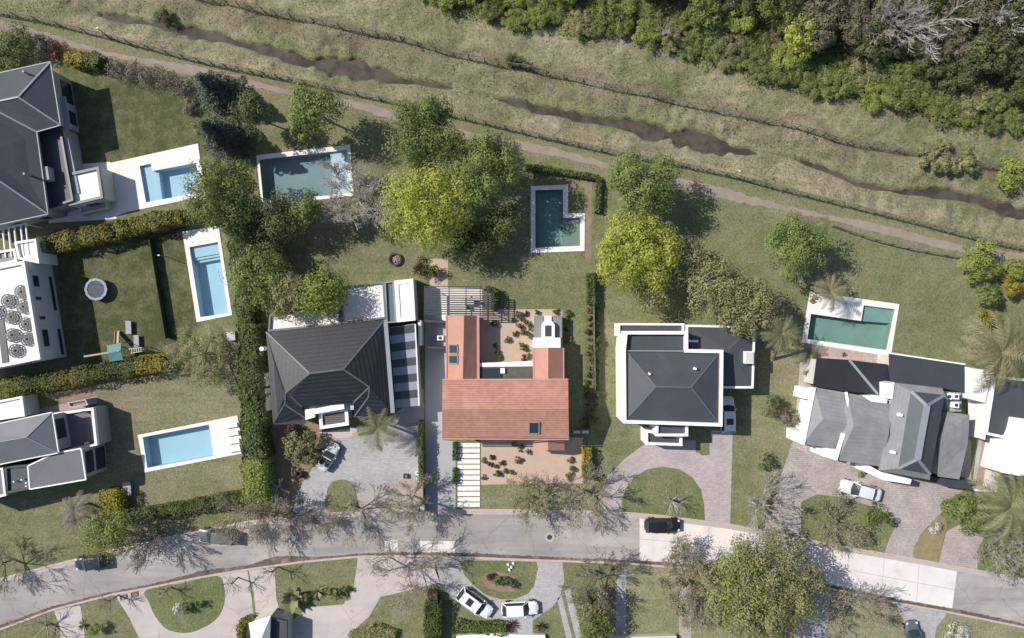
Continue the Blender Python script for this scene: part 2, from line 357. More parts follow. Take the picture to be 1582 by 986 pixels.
POOLS = [
 dict(label='L shaped blue pool in a wide white deck beside the dark slate hipped house', deck=[(153, 256), (306, 222), (318, 303), (240, 319), (196, 328), (178, 335), (168, 300)],
      inn=[(216, 257), (233, 253), (236, 264.5), (303, 252), (311, 297), (226, 313)], shell=mBlue, water=wBlue, ledge=[(216, 257), (233, 253), (236, 264.5), (243, 264), (249, 309), (226, 313)]),
 dict(label='grey teal rectangular pool with a pale ledge, crossed by tree shadows', deck=[(396, 240), (541, 224), (547, 303), (404, 318)],
      inn=[(401, 247), (536, 232), (541, 299), (407, 311)], shell=mBlueD, water=wTeal, ledge=[(509, 235), (536, 232), (541, 299), (514, 302)], lmat=mLil),
 dict(label='long narrow light blue pool with entry steps at its upper end', deck=[(282, 358), (338, 349), (359, 487), (304, 498)],
      inn=[(293, 382), (337, 374), (353, 484), (310, 490)], shell=mBlue, water=wBlue, ledge=[(293, 382), (337, 374), (340.5, 391), (296, 399)], steps=[[(296, 399), (340.5, 391), (341.5, 395), (297, 403)], [(297, 403), (341.5, 395), (342.5, 399), (298, 407)]]),
 dict(label='rectangular light blue pool in a white deck with four white loungers at its right end', deck=[(213, 672), (367, 642), (377, 700), (224, 730)],
      inn=[(221, 675.5), (323, 656), (330.5, 704), (228, 723)], shell=mBlue, water=wBlue),
 dict(label='dark teal L shaped pool framed by a white rim behind the red roofed house', deck=[(820, 288), (877.6, 285.4), (877.6, 329.7), (903.5, 329.7), (903, 388), (820, 391)],
      inn=[(827, 294), (869.7, 293), (870, 337), (896, 337), (896, 380), (827, 383)], shell=mGreenS, water=wGreen, ledge=[(870, 337), (896, 337), (896, 380), (870, 381)], lmat=M('stone ledge', (.27, .3, .28), .7)),
 dict(label='green stepped pool in a white deck behind the grey shingle roofed house on the right', deck=[(1251, 451), (1389, 470), (1374, 562), (1363, 560), (1364, 549), (1238, 529)],
      inn=[(1252.5, 485), (1330, 496), (1334, 472), (1382, 478), (1369, 541), (1247, 524)], shell=mGreenS, water=wGreen, ledge=[(1330, 496), (1334, 472), (1382, 478), (1378, 500)], lmat=M('tiled ledge', (.27, .38, .39), .7)),
]
def build_ground():
    def axis(lo, hi, st):
        out = [600, 420, 300, 220, 160, 120, 96]
        core = np.arange(lo, hi+1e-6, st); a = [-q for q in out if -q < lo-4]; b = [q for q in reversed(out) if q > hi+4]
        return np.array(a+list(core)+b)
    xs = axis(-70, 70, .22); ys = axis(-46, 46, .22); X, Y = np.meshgrid(xs, ys); Z = np.zeros(X.shape)
    fy = np.array([P(*q)[1] for q in FEN_LO]); fx = np.array([P(*q)[0] for q in FEN_LO])
    above = Y-np.interp(X, fx, fy)
    wsd = poly_sd(X, Y, PP(WOOD))
    rough = np.clip(above/1.2, 0, 1)
    n1 = vnoise(X, Y, 3.1, 1); n2 = vnoise(X, Y, 1.1, 2); n3 = vnoise(X, Y, .45, 3)
    d, cw = line_d(X, Y, CREEK); cw = cw*.42-.05
    d2 = d+(n1-.5)*1.6+(n2-.5)*.8
    d2 = d+((n1-.5)*.9+(n2-.5)*.9)*np.clip(cw*1.6, .35, 1.3)
    bank = np.clip(1-(d2-cw)/3.0, 0, 1); bank = bank*bank*(3-2*bank)
    Z += (-.55*bank-.75*np.clip(1-(d2-cw)/.3, 0, 1))*rough
    Z += rough*((n1-.5)*.42+(n2-.5)*.2+(n3-.5)*.08)*np.clip((d2-cw)/2.2+.15, .1, 1)
    # scarp on the far bank
    sc = np.clip(1-np.abs(d-4.6-(n1-.5)*2)/1.0, 0, 1)*rough*(above > 3); Z -= sc*.4*(n2+.3)
    far = (np.abs(X) > 72) | (np.abs(Y) > 48); Z[far] = 0
    dry = np.full(X.shape, .12); bare = np.zeros(X.shape); lush = np.zeros(X.shape)
    def zone(poly, dr=None, ba=None, lu=None, blur=.6):
        nonlocal dry, bare, lush
        k = np.clip(poly_sd(X, Y, PP(poly))/blur*.5+.5+(n2-.5)*.6, 0, 1); k = np.where(far, 0, k)
        if dr is not None: dry = dry*(1-k)+dr*k
        if ba is not None: bare = bare*(1-k)+ba*k
        if lu is not None: lush = lush*(1-k)+lu*k
    zone([(95, 100), (330, 140), (330, 240), (100, 270)], .05, 0, .75)
    zone([(80, 355), (280, 330), (310, 500), (250, 560), (100, 570)], .02, 0, .85, .4)
    zone([(80, 600), (370, 500), (390, 780), (150, 790)], .42, .18, .35)
    zone([(105, 595), (230, 580), (230, 660), (150, 690)], .5, .42, .1, 2.5)
    zone([(0, 770), (390, 780), (390, 840), (0, 905)], .22, .05, .35)
    zone([(390, 130), (640, 180), (640, 430), (380, 400)], .22, .12, .3, 1.5)
    zone([(690, 400), (910, 380), (910, 480), (690, 480)], .14, 0, .15)
    zone([(922, 480), (965, 480), (960, 690), (1100, 690), (1100, 660), (1180, 600), (1180, 800), (1130, 810), (920, 720)], .16, 0, .12)
    zone([(1100, 310), (1520, 400), (1510, 560), (1390, 560), (1240, 500), (1130, 480)], .14, .02, .1)
    zone([(1165, 500), (1250, 470), (1240, 700), (1190, 800), (1165, 760)], .35, .22, 0, 1)
    zone([(740, 748), (962, 748), (962, 792), (740, 788)], .3, 0, 0, .3)
    zone([(955, 870), (1060, 870), (1060, 990), (955, 990)], .5, .03, 0)
    zone([(0, 900), (720, 860), (720, 1000), (0, 1000)], .22, 0, .2)
    zone([(1060, 870), (1600, 960), (1600, 1000), (1060, 1000)], .45, .1, 0)
    # canal reserve
    k = np.clip(above/1.0+.2, 0, 1)*(~far); n0 = vnoise(X, Y, 7, 51); dry = dry*(1-k)+k*(.4+.5*(n1-.5)+.7*(n0-.5)); lush = lush*(1-k)+k*.12
    nearb = np.clip(1-np.abs(d-cw-2.6)/2.2, 0, 1)*k*(above > 0)
    southbank = nearb*(Y < np.interp(X, [P(q[0], q[1])[0] for q in CREEK], [P(q[0], q[1])[1] for q in CREEK]))
    dry += southbank*.4; bare += nearb*.3*n2*2+sc*.65*k; bare += bank*k*.15; lush += nearb*.5*(n0 > .5)*(1-southbank)
    lo = np.clip(1-np.abs(above+.4)/.9, 0, 1); bare += lo*.12
    dpath, _ = line_d(X, Y, PATH); pv = np.clip(1-dpath/1.6, 0, 1); bare += pv*.5*(~far); dry += pv*.3
    top = np.clip((Y-P(0, 95)[1])/8, 0, 1)*k; bright = ((X > P(700, 0)[0])*top*(n1 > .2)); dry += bright*.22
    wk = np.clip(wsd/1.2+.3, 0, 1)*(~far); bare = bare*(1-wk)+wk*.55; lush = lush*(1-wk)+wk*1; dry = dry*(1-wk)
    for p in POOLS:
        sd = poly_sd(X, Y, PP(p['inn'])); Z = np.where(sd > -.25, -3.0, Z)
    verts = np.stack([X, Y, Z], -1).reshape(-1, 3); ny, nx = X.shape
    idx = np.arange(nx*ny).reshape(ny, nx)
    q = np.stack([idx[:-1, :-1], idx[:-1, 1:], idx[1:, 1:], idx[1:, :-1]], -1).reshape(-1, 4)
    o = np_mesh('ground', verts, q, mGround); o['kind'] = 'structure'
    a = o.data.color_attributes.new('zone', 'FLOAT_COLOR', 'POINT')
    c = np.stack([np.clip(dry, 0, 1), np.clip(bare, 0, 1), np.clip(lush, 0, 1), np.ones(X.shape)], -1).reshape(-1)
    a.data.foreach_set('color', c.astype(np.float32))
    o.data.polygons.foreach_set('use_smooth', np.ones(len(q), bool))
    return xs, ys, Z, dry
GX, GY, GZ, GDRY = build_ground()
def gz(x, y):
    i = np.clip(np.searchsorted(GX, x), 0, len(GX)-1); j = np.clip(np.searchsorted(GY, y), 0, len(GY)-1); return GZ[j, i]
mb = MB(); mb.ribbon(catmull([P(q[0], q[1]) for q in CREEK], k=4), 2.9, 2.9, -.95); struct('creek_water', mb, mMud)
def sheet(name, pts, z, mat, smooth=False, jit=0.0, px=True):
    p = PP(pts) if px else pts
    if smooth: p = catmull(p, True, 5)
    if jit:
        p = resample(p, .35); p = [(a+random.uniform(-jit, jit), b+random.uniform(-jit, jit)) for a, b in p]
    p = ccw(p); return struct(name, MB().face([(a, b, z) for a, b in p]), mat)
pl = resample(catmull(PP(PATH), k=4), .4, False)
wn = [max(.08, .46+.22*math.sin(i*.13)+random.uniform(-.14, .14)) for i in range(len(pl))]
wm = [max(.08, .46+.2*math.sin(i*.09+2)+random.uniform(-.14, .14)) for i in range(len(pl))]
struct('gravel_path', MB().ribbon(pl, wn, wm, .012), mGravW)
# ------------------------------------------------------------------ road
UP = [(-160, 930), (-60, 908), (0, 896), (72, 877), (180, 850), (262, 831), (304, 823), (390, 806), (470, 796), (560, 792), (660, 790), (740, 789), (850, 790), (960, 793), (1020, 798), (1130, 812), (1180, 822), (1262, 838), (1315, 848), (1414, 865), (1479, 877), (1540, 888), (1600, 900), (1700, 922)]
LO = [(-160, 1010), (-60, 985), (0, 971), (83, 940), (177, 916), (223, 908), (300, 892), (345, 884), (390, 877), (470, 866), (556, 858), (640, 857), (715, 859), (780, 862), (870, 865), (959, 868), (1060, 876), (1140, 884), (1210, 894), (1284, 908), (1388, 930), (1471, 945), (1570, 965), (1700, 994)]
def along(line, x):
    return (x, float(np.interp(x, [q[0] for q in line], [q[1] for q in line])))
upc, loc_ = catmull(PP(UP), k=5), catmull(PP(LO), k=5)
struct('road', MB().face([(a, b, .012) for a, b in ccw(loc_+upc[::-1])]), mAsph)
cu = [along(UP, x) for x in range(988, 1480, 20)]+[along(UP, 1479)]; cl = [along(LO, x) for x in range(988, 1472, 20)]+[along(LO, 1471)]
up_in = [(a, b+2) for a, b in cu]; lo_in = [(a, b-5) for a, b in cl]
sheet('concrete_road', up_in+lo_in[::-1], .020, mConc)
jm = MB()
mid = [((a[0]+b[0])/2, (a[1]+b[1])/2) for a, b in zip(cu, cl)]; jm.ribbon(PP(mid), .035, .035, .026)
for x in range(1042, 1470, 54):
    a, b = P(*along(UP, x)), P(*along(LO, x-4)); jm.ribbon([(a[0], a[1]-.3), (b[0], b[1]+.5)], .03, .03, .0262)
struct('road_joints', jm, mJoint)
for q in ([(594, 836), (614, 834), (615, 851), (593, 852)], [(649, 836), (702, 836), (703, 857), (650, 855)]): sheet('road_patch', q, .0165, mConc)
pk = [along(UP, x) for x in range(-100, 1690, 12)]
struct('upper_kerb', MB().kerb([P(a, b-1.2) for a, b in pk], .28, 0.0, .10), mKerb)
lk = [along(LO, x) for x in range(-100, 1690, 12)]
struct('lower_kerb', MB().kerb([P(a, b+1.6) for a, b in lk], .26, 0.0, .12), mKerb)
struct('upper_gutter', MB().ribbon([P(a, b+2.2) for a, b in pk], .16, .3, .030), M('gutter concrete', (.42, .36, .34), .9, .12, .8))
ln = [P(a, b-2.2) for a, b in lk]
ln = resample(ln, .22, False); mx_ = [q[0]/S+CX for q in ln]; rr0 = random.Random(5)
wA = [max(.04, .16+.08*math.sin(i*.05)+(.75*max(0, math.sin(i*.11)+math.sin(i*.043+1)*.8))*math.exp(-((mx_[i]-385)/70)**2)+rr0.uniform(-.07, .07)) for i in range(len(ln))]
struct('lower_gutter_mud', MB().ribbon(ln, wA, .2, .034), mGutter)
t = T('manhole_cover', 'round dark manhole cover in the middle of the asphalt street', 'manhole', (*P(849, 830), .012))
part('cover', MB().cyl(*P(849, 830), .012, .035, .33, 20), mDarkM, t); part('collar', MB().cyl(*P(849, 830), .012, .024, .62, 20), M('worn collar', (.40, .375, .36), .9, .1, 1), t)
# driveways, patios and beds
Z1, Z2 = .014, .022
sheet('driveway', [(83, 943), (124, 935), (128, 960), (133, 1000), (96, 1000), (92, 965)], Z1, mPaleDr, jit=.04)
sheet('driveway', [(178, 920), (240, 908), (382, 880), (388, 915), (396, 1000), (222, 1000), (200, 955)], Z1, mPaleDr)
sheet('lawn_island', [(226, 912), (280, 901), (335, 890), (346, 905), (347, 930), (338, 952), (318, 968), (288, 978), (258, 972), (240, 952), (230, 930)], Z2, mGround, smooth=True)
sheet('driveway', [(384, 881), (424, 877), (427, 925), (434, 948), (450, 965), (447, 1000), (394, 1000), (396, 955), (392, 915)], Z1+.002, mPaleDr)
sheet('driveway', [(553, 862), (610, 861), (672, 863), (680, 900), (660, 905), (620, 915), (588, 922), (570, 953), (546, 974), (530, 1000), (444, 1000), (452, 958), (478, 938), (530, 934), (546, 912)], Z1, mPaleDr)
sheet('driveway', [(673, 863), (700, 862), (800, 866), (869, 869), (872, 898), (864, 925), (853, 938), (823, 959), (823, 990), (800, 990), (800, 974), (789, 966), (762, 960), (736, 951), (717, 938), (698, 923), (681, 904), (672, 880)], Z1, mPaverG)
sheet('lawn_island', [(709, 866), (770, 866), (829, 868), (831, 879), (825, 905), (816, 917), (797, 925), (774, 926), (751, 919), (732, 905), (717, 888)], Z2, mGround)
sheet('flower_bed', [(748, 888), (775, 884), (797, 895), (798, 912), (775, 914), (750, 905)], Z2+.005, mSoil, smooth=True, jit=.06)
sheet('path', [(861, 926), (867, 918), (888, 1000), (878, 1000)], Z1, mPaverG)
sheet('path', [(872, 913), (881, 910), (903, 1000), (893, 1000)], Z1, mPaverG)
sheet('path', [(951, 900), (968, 875), (967, 1000), (951, 1000)], Z1, mPaverG)
sheet('path', [(1049, 915), (1068, 900), (1068, 1000), (1049, 1000)], Z1, mPaverP)
sheet('path', [(928, 905), (951, 905), (951, 1000), (938, 1000)], Z1, mSoil, jit=.08)
sheet('driveway', [(1383, 932), (1463, 948), (1447, 969), (1441, 1000), (1398, 1000), (1396, 960)], Z1, mPaverG)
sheet('driveway', [(1240, 905), (1284, 912), (1276, 1000), (1225, 1000)], Z1, mPaverG)
sheet('driveway', [(470, 797), (452, 790), (457, 768), (468, 745), (484, 722), (500, 690), (515, 672), (560, 662), (610, 640), (655, 600), (657, 791)], Z1, mPaverG)
sheet('lawn_island', [(507, 790), (504, 765), (512, 746), (530, 741), (546, 748), (552, 770), (552, 791)], Z2, mGround, smooth=True)
sheet('worn_verge', [(556, 790), (560, 765), (600, 748), (650, 742), (655, 790)], Z2, M('worn paving', (.36, .32, .29), .9, .2, .6, 7), smooth=True)
sheet('side_drive', [(657, 480), (690, 480), (690, 590), (684, 600), (684, 680), (704, 682), (704, 789), (657, 789)], Z1+.002, M('light concrete', (.37, .37, .38), .9, .08, .3))
sheet('planting_bed', [(422, 650), (500, 655), (505, 680), (480, 722), (466, 745), (452, 780), (430, 790), (418, 700)], Z1, mSoil, jit=.08)
sheet('entrance_paving', [(492, 668), (555, 660), (558, 672), (505, 680)], Z2, M('pink steps', (.52, .43, .4), .8, .08, 1, rows=('y', .3, .3, .2)))
sheet('front_garden_gravel', [(743, 676), (900, 676), (902, 747), (743, 749)], Z1, mGravP)
sheet('courtyard_gravel', [(736, 478), (869, 478), (869, 590), (736, 590)], Z1, mGravP)
sheet('side_bed', [(903, 478), (925, 478), (925, 650), (905, 660)], Z1, M('planted soil', (.15, .13, .075), .95, .4, 1.5, 8, .5), jit=.12)
sheet('pool_bed', [(862, 278), (915, 284), (914, 400), (904, 400), (905, 326), (879, 322), (878, 284)], Z1, mSoil, jit=.08)
sheet('lawn_strip', [(880, 290), (903, 290), (903, 328), (880, 328)], Z2, mGround)
sheet('garden_walk', [(664, 400), (692, 400), (692, 446), (664, 446)], Z1, mGravP)
sheet('terrace', [(655, 444), (745, 446), (745, 488), (690, 488), (690, 496), (655, 496)], Z1+.004, mDeck)
sheet('driveway', [(999, 684), (965, 709), (940, 735), (926, 762), (922, 792), (962, 793), (1020, 799), (1128, 812), (1132, 665), (1098, 665), (1098, 684), (1075, 700), (1075, 680)], Z1, mPaverP, jit=.0)
sheet('lawn_island', [(962, 791), (960, 777), (966, 755), (980, 737), (1000, 725), (1024, 721), (1050, 725), (1070, 738), (1083, 757), (1088, 780), (1089, 804), (1020, 796)], Z2, mGround)
sheet('lawn_patch', [(1077, 684), (1096, 684), (1096, 703), (1085, 704), (1077, 698)], Z2, mGround)
sheet('driveway', [(1225, 680), (1210, 725), (1201, 750), (1196, 782), (1186, 815), (1238, 828), (1237, 800), (1238, 775), (1262, 764), (1300, 768), (1345, 782), (1368, 792), (1384, 812), (1374, 832), (1366, 855), (1414, 864), (1412, 845), (1425, 822), (1452, 795), (1475, 770), (1500, 745), (1500, 680), (1300, 640)], Z1, mPaverB, jit=.03)
sheet('driveway', [(1462, 822), (1480, 812), (1530, 800), (1582, 790), (1620, 800), (1560, 822), (1520, 830), (1510, 850), (1510, 881), (1450, 870), (1456, 845)], Z1, mPaverB, jit=.03)
sheet('dry_verge', [(1426, 824), (1452, 797), (1462, 812), (1454, 845), (1448, 868), (1414, 863), (1413, 845)], Z2, M('dry verge', (.24, .2, .105), .95, .3, 1.2, 8, .4), smooth=True)
sheet('stone_walk', [(1508, 700), (1520, 640), (1512, 780), (1498, 780)], Z1+.003, mPaverG)
sheet('patio', [(1253, 530), (1364, 548), (1374, 570), (1255, 560)], Z1, M('pink patio', (.42, .33, .29), .9, .1, 1, brick=(.4, .4, .02, .7)))
sheet('patio', [(1236, 560), (1256, 560), (1246, 700), (1225, 690)], Z1+.002, mPaverP)
sheet('tan_patio', [(1518, 678), (1556, 678), (1550, 757), (1506, 757)], Z1+.004, mTan)
sheet('patio', [(112, 255), (170, 250), (180, 338), (75, 345), (78, 320)], Z1, mDeck)
sheet('patio', [(0, 645), (70, 630), (150, 612), (165, 640), (0, 700)], Z1, M('rear patio', (.33, .27, .25), .9, .12, .6))
sheet('garden_patch', [(95, 585), (125, 583), (140, 612), (95, 622)], Z2, M('earth patch', (.24, .17, .13), .95, .25, 1, 7), smooth=True, jit=.1)
# ------------------------------------------------------------------ pools
for p in POOLS:
    c = PP(p['deck']); cx = sum(a for a, b in c)/len(c); cy = sum(b for a, b in c)/len(c)
    t = T('swimming_pool', p['label'], 'pool', (cx, cy, 0)); inn = PP(p['inn'])
    part('deck', MB().ring(c, inn, -.1, .07), mDeck, t)
    ii = ccw(inn); m = MB(); n = len(ii)
    for k in range(n):
        a, b = ii[k], ii[(k+1) % n]; m.face([(a[0], a[1], .02), (a[0], a[1], -1.3), (b[0], b[1], -1.3), (b[0], b[1], .02)])
    m.face([(a, b, -1.3) for a, b in ii]); part('basin', m, p['shell'], t)
    if 'ledge' in p: part('shallow_ledge', MB().prism(inset(PP(p['ledge']), .01), -1.29, -.36), p.get('lmat', p['shell']), t)
    for k, q in enumerate(p.get('steps', [])): part('step', MB().prism(inset(PP(q), .015), -1.29, -.5-.2*k), p['shell'], t)
    part('water', MB().face([(a, b, -.12) for a, b in inset(inn, .004)]), p['water'], t)
# ------------------------------------------------------------------ houses
def cent(c): return (sum(a[0] for a in c)/len(c), sum(a[1] for a in c)/len(c))
def walls(root, pts, z1, mat=None, z0=-.05, name='wall'):
    wl_ = part(name, MB().prism(pts, z0, z1), mat or mWall, root); p = ccw(pts)
    for i in range(len(p)):
        a, b = Vector(p[i]), Vector(p[(i+1) % len(p)]); d = b-a
        if z1 < 2.6 or d.length < 3 or d.x < .8*d.length: continue      # street side walls get their windows
        k = int(d.length/3.2)
        windows(root, pts, i, [((j+.3)/k, (j+.7)/k) for j in range(k)], .9, 2.2)
        if z1 > 4.4: windows(root, pts, i, [((j+.3)/k, (j+.7)/k) for j in range(k)], 3.2, 4.2)
    return wl_
def windows(root, foot, edge, spans, z0, z1, frame=None, glass=None):
    """windows on edge `edge` of a footprint (ccw world points), spans as fractions along it"""
    p = ccw(foot); a, b = Vector(p[edge]), Vector(p[(edge+1) % len(p)]); d = (b-a); u = d.normalized(); nrm = Vector((u.y, -u.x))
    for t0, t1 in spans:
        q0, q1 = a+d*t0, a+d*t1
        fr = part('window', MB().prism([tuple(q0-nrm*.03), tuple(q1-nrm*.03), tuple(q1+nrm*.06), tuple(q0+nrm*.06)], z0, z1), frame or mWhite, root)
        i0, i1 = q0+u*.08, q1-u*.08
        part('pane', MB().prism([tuple(i0+nrm*.04), tuple(i1+nrm*.04), tuple(i1+nrm*.085), tuple(i0+nrm*.085)], z0+.08, z1-.08), mGlass, fr)
def flat(root, pts, h, mat=mSlateF, rim=mWhite, wall=mWall, w=.25, z0=-.05, drop=.3, px=True):
    p = ccw(PP(pts, h) if px else pts)
    walls(root, p, h-drop, wall, z0)
    part('roof', MB().face([(a, b, h-drop+.012) for a, b in inset(p, w*.5)]), mat, root)
    part('parapet', MB().ring(inset(p, -.02), inset(p, w), h-drop-.05, h), rim, root)
    return p
def roof(root, V, F, mat, ridges=(), eave=None, thick=.16, over=.4, wall=None, cap=mRidge, capw=.22, capt=.05, fascia=None, zw=None, capmat=None):
    """V name -> (px,py,h) as seen; F faces as names; eave: names of the outline (walls stand below, inset)"""
    W = {k: P3(*v) for k, v in V.items()}
    m = MB()
    names = list(V); idx = {k: i for i, k in enumerate(names)}; n = len(names)
    m.v = [tuple(W[k]) for k in names]+[(W[k].x, W[k].y, W[k].z-thick) for k in names]
    edges = {}
    for f in F:
        ids = [idx[k] for k in f]
        a, b, c = [Vector(m.v[i]) for i in ids[:3]]
        if area2([(m.v[i][0], m.v[i][1]) for i in ids]) < 0: ids = ids[::-1]
        m.f.append(tuple(ids)); m.f.append(tuple(i+n for i in reversed(ids)))
        for i in range(len(ids)): edges[(ids[i], ids[(i+1) % len(ids)])] = 1
    sides = MB()
    for (a, b) in edges:
        if (b, a) not in edges: m.f.append((a, a+n, b+n, b))
    ro = part('roof', m, mat, root)
    if ridges:
        for a, b in ridges: part('ridge_cap', MB().bar(W[a]+Vector((0, 0, .02)), W[b]+Vector((0, 0, .02)), capw, capt), cap, ro)
    foot = None
    if eave:
        ep = [(W[k].x, W[k].y) for k in eave]
        if fascia:
            r = MB(); L = list(eave)
            for i in range(len(L)): r.bar(W[L[i]]-Vector((0, 0, .07)), W[L[(i+1) % len(L)]]-Vector((0, 0, .07)), .16, .17)
            part('gutter', r, fascia, ro)
        foot = inset(ep, over); zz = zw or min(W[k].z for k in eave)-.05
        walls(root, foot, zz, wall)
    return foot
# --- A : dark hipped house, upper left
t = T('hipped_house', 'large dark slate hipped house with pale ridge lines at the upper left edge', 'house', (*P(60, 230, 4), 0)); A = t
V = dict(a=(78, 95.6, 4.6), b=(93.7, 193.6, 4.6), v=(57, 204, 4.6), ap=(28, 150, 6.5), w=(-25, 161, 6.5), nl=(-70, 128, 4.6), se=(74.4, 331, 4.6), pk=(-50, 246, 8), q=(-70, 178, 8), wl=(-70, 166, 6.5), sl=(-70, 362, 4.6), pl=(-70, 250, 8))
f = roof(t, V, [('a', 'nl', 'wl', 'w', 'ap'), ('a', 'ap', 'b'), ('b', 'ap', 'w', 'v'), ('v', 'w', 'wl', 'q', 'pk', 'se'), ('se', 'pk', 'pl', 'sl'), ('q', 'pl', 'pk')], mSlateF,
     [('a', 'ap'), ('b', 'ap'), ('ap', 'w'), ('se', 'pk'), ('v', 'w')], None, capw=.2, fascia=None)
rr = MB()
for k1, k2 in (('nl', 'a'), ('a', 'b'), ('b', 'v'), ('v', 'se'), ('se', 'sl')): rr.bar(P3(*V[k1]), P3(*V[k2]), .12, .12)
part('gutter', rr, mRidge, t)
foot = inset(PP([(78, 95.6), (93.7, 193.6), (57, 204), (74.4, 331), (-70, 362), (-70, 128)], 4.6), .55); walls(t, foot, 4.45, mGreyW)
pf = ccw(foot)
for i in range(len(pf)):
    a, b = pf[i], pf[(i+1) % len(pf)]
    if b[1] > a[1]+6 and a[0] > P(60, 0, 4)[0]: windows(t, foot, i, [(.1, .35), (.5, .9)], .3, 2.4, mDarkM)
flat(t, [(58, 206), (93, 196), (113, 310), (76, 322)], 3.4, mSlateF, mDarkM, mGreyW)
flat(t, [(105, 268), (152, 257.5), (159, 306), (107, 318)], 3.1, mWhite, mGreyR, mWall, w=.3)
g = MB()
for (a, b) in (((100, 215), (118, 300)), ((96, 150), (104, 200))): g.bar(P3(*a, 2.9), P3(*b, 2.9), .9, .12)
part('balcony', g, mGreyW, t)
g = MB(); [g.cyl(*P(x, y, 5.6), 4.6, 6.2, .13, 10) for x, y in ((41, 113), (42, 270))]; part('vent_pipe', g, mRidge, t)
part('roof_unit', MB().prism(PP([(66, 258), (73, 257), (76, 277), (69, 279)], 4.4), 3.3, 4.4), mGreyW, t)
flat(t, [(122, 318), (163, 308), (167, 322), (124, 332)], 1.2, mPaleDr, mWall, mWall, w=.2)
# --- B : white flat roofed house
t = T('flat_roofed_house', 'white flat roofed house on the left edge with round lattice screens on its roof', 'house', (*P(20, 480, 4), 0))
f = flat(t, [(37, 403), (62, 555), (8, 566), (-70, 580), (-70, 425)], 5.0, mWhite, mWhite, mWall, w=.35, drop=.35)
for i in range(len(f)):
    a, b = f[i], f[(i+1) % len(f)]
    if b[1] > a[1]+6 and a[0] > P(40, 0, 5)[0]:
        windows(t, f, i, [(.60, .64), (.74, .86)], 3.0, 4.1, mGreyW); windows(t, f, i, [(.03, .3), (.5, .86)], .5, 1.0, mDarkM); windows(t, f, i, [(.12, .3), (.40, .44)], 2.9, 4.0, mGreyW)
flat(t, [(22, 374), (55, 369), (60, 407), (36, 402), (28, 400)], 3.6, mWhite, mWhite, mWhite)
flat(t, [(-70, 400), (22, 384), (26, 404), (-70, 424)], 3.5, mGreyR, mWhite, mWall)
part('roof_trench', MB().prism(PP([(-6, 495), (4, 493), (12, 560), (2, 563)], 4.9), 4.6, 4.74), mDarkM, t)
for (x, y) in ((12, 465), (33, 451), (36, 474), (17, 490), (40, 501), (19, 518), (42, 524), (24, 542), (-6, 482)):
    r = .86; c = P3(x, y, 4.95); c.z = 4.95; d = MB()
    for k in range(6): an = math.pi*k/6+x; d.bar(c+Vector((math.cos(an)*r, math.sin(an)*r, 0)), c-Vector((math.cos(an)*r, math.sin(an)*r, 0)), .10, .05)
    for q in (.4, .7, 1.): 
        pr = [(c.x+math.cos(k*math.pi/10)*r*q, c.y+math.sin(k*math.pi/10)*r*q) for k in range(20)]; d.ring(pr, inset(pr, .14), 4.93, 4.99)
    part('lattice_disc', d, mDarkM, t)
pg = T('pergola', 'pale beam pergola between the dark slate house and the white flat roofed house', 'pergola', (*P(15, 372), 0))
g = MB(); [g.bar(P3(x, 352-x*.1, 3.3), P3(x+5, 398-x*.1, 3.3), .13, .2) for x in (-6, 4, 13, 22, 32, 40)]; g.bar(P3(-20, 357, 3.12), P3(42, 345, 3.12), .16, .16); g.bar(P3(-20, 400, 3.12), P3(46, 388, 3.12), .16, .16)
part('beams', g, mWhite, pg)
for x, y in ((-18, 358), (40, 347), (-18, 399), (44, 389)): part('post', MB().cyl(*P(x, y, 3.1), 0, 3.05, .07, 8), mWhite, pg)
# --- C : lower left house
t = T('grey_roofed_house', 'house at lower left with two white edged grey metal roofs and a walled terrace', 'house', (*P(70, 690, 4), 0))
V = dict(ne=(80.3, 637.4, 5.6), se=(90, 699.5, 5.6), ap=(40.5, 675.7, 6.8), rl=(-70, 695, 6.8), nl=(-70, 669, 5.6), sl=(-70, 731, 5.6))
f = roof(t, V, [('ne', 'ap', 'rl', 'nl'), ('ne', 'se', 'ap'), ('se', 'sl', 'rl', 'ap')], mGreyR, [('ne', 'ap'), ('se', 'ap'), ('ap', 'rl')], ('ne', 'se', 'sl', 'nl'), fascia=mWhite, wall=mGreyW, over=.25, capw=.1)
for i in range(4):
    a, b = ccw(f)[i], ccw(f)[(i+1) % 4]
    if b[1] > a[1]+3 and a[0] > P(60, 0, 5)[0]: windows(t, f, i, [(.3, .85)], 3.3, 5.0, mDarkM)
flat(t, [(72, 640), (144, 630), (150, 688), (84, 702)], 3.1, M('terrace floor', (.19, .165, .16), .9), mWhite, mGreyW, w=.3, drop=.45)
V = dict(a=(84, 700.5, 5.2), b=(125, 693, 5.2), c=(132.5, 741, 4.8), d=(45.6, 756, 4.8), e=(43, 720, 5.2))
f = roof(t, V, [('a', 'b', 'c', 'd', 'e')], mGreyR, (), ('b', 'c', 'd', 'e', 'a'), fascia=mWhite, wall=mGreyW, over=.2, zw=4.55)
p = ccw(f)
for i in range(len(p)):
    if p[(i+1) % len(p)][1] > p[i][1]+3 and p[i][0] > P(120, 0, 5)[0]: windows(t, f, i, [(.12, .9)], 2.7, 4.2, mDarkM); windows(t, f, i, [(.12, .9)], .3, 2.2, mDarkM)
flat(t, [(7, 721), (43, 718), (47, 755.5), (9, 763)], 4.7, mSlateF, mDarkM, mGreyW)
flat(t, [(-70, 737), (4, 722), (9, 766), (-70, 785)], 4.8, mGreyR, mWhite, mGreyW)
g = MB(); [g.cyl(*P(x, y, 4.8), 4.4, 4.95, .1, 8) for x, y in ((22, 744), (34, 741), (41, 746), (41, 751))]; part('vent_pipe', g, mWhite, t)
flat(t, [(-70, 633), (34, 612), (38, 643), (-70, 660)], 2.8, mDeck, mWhite, mWall)
g = MB()
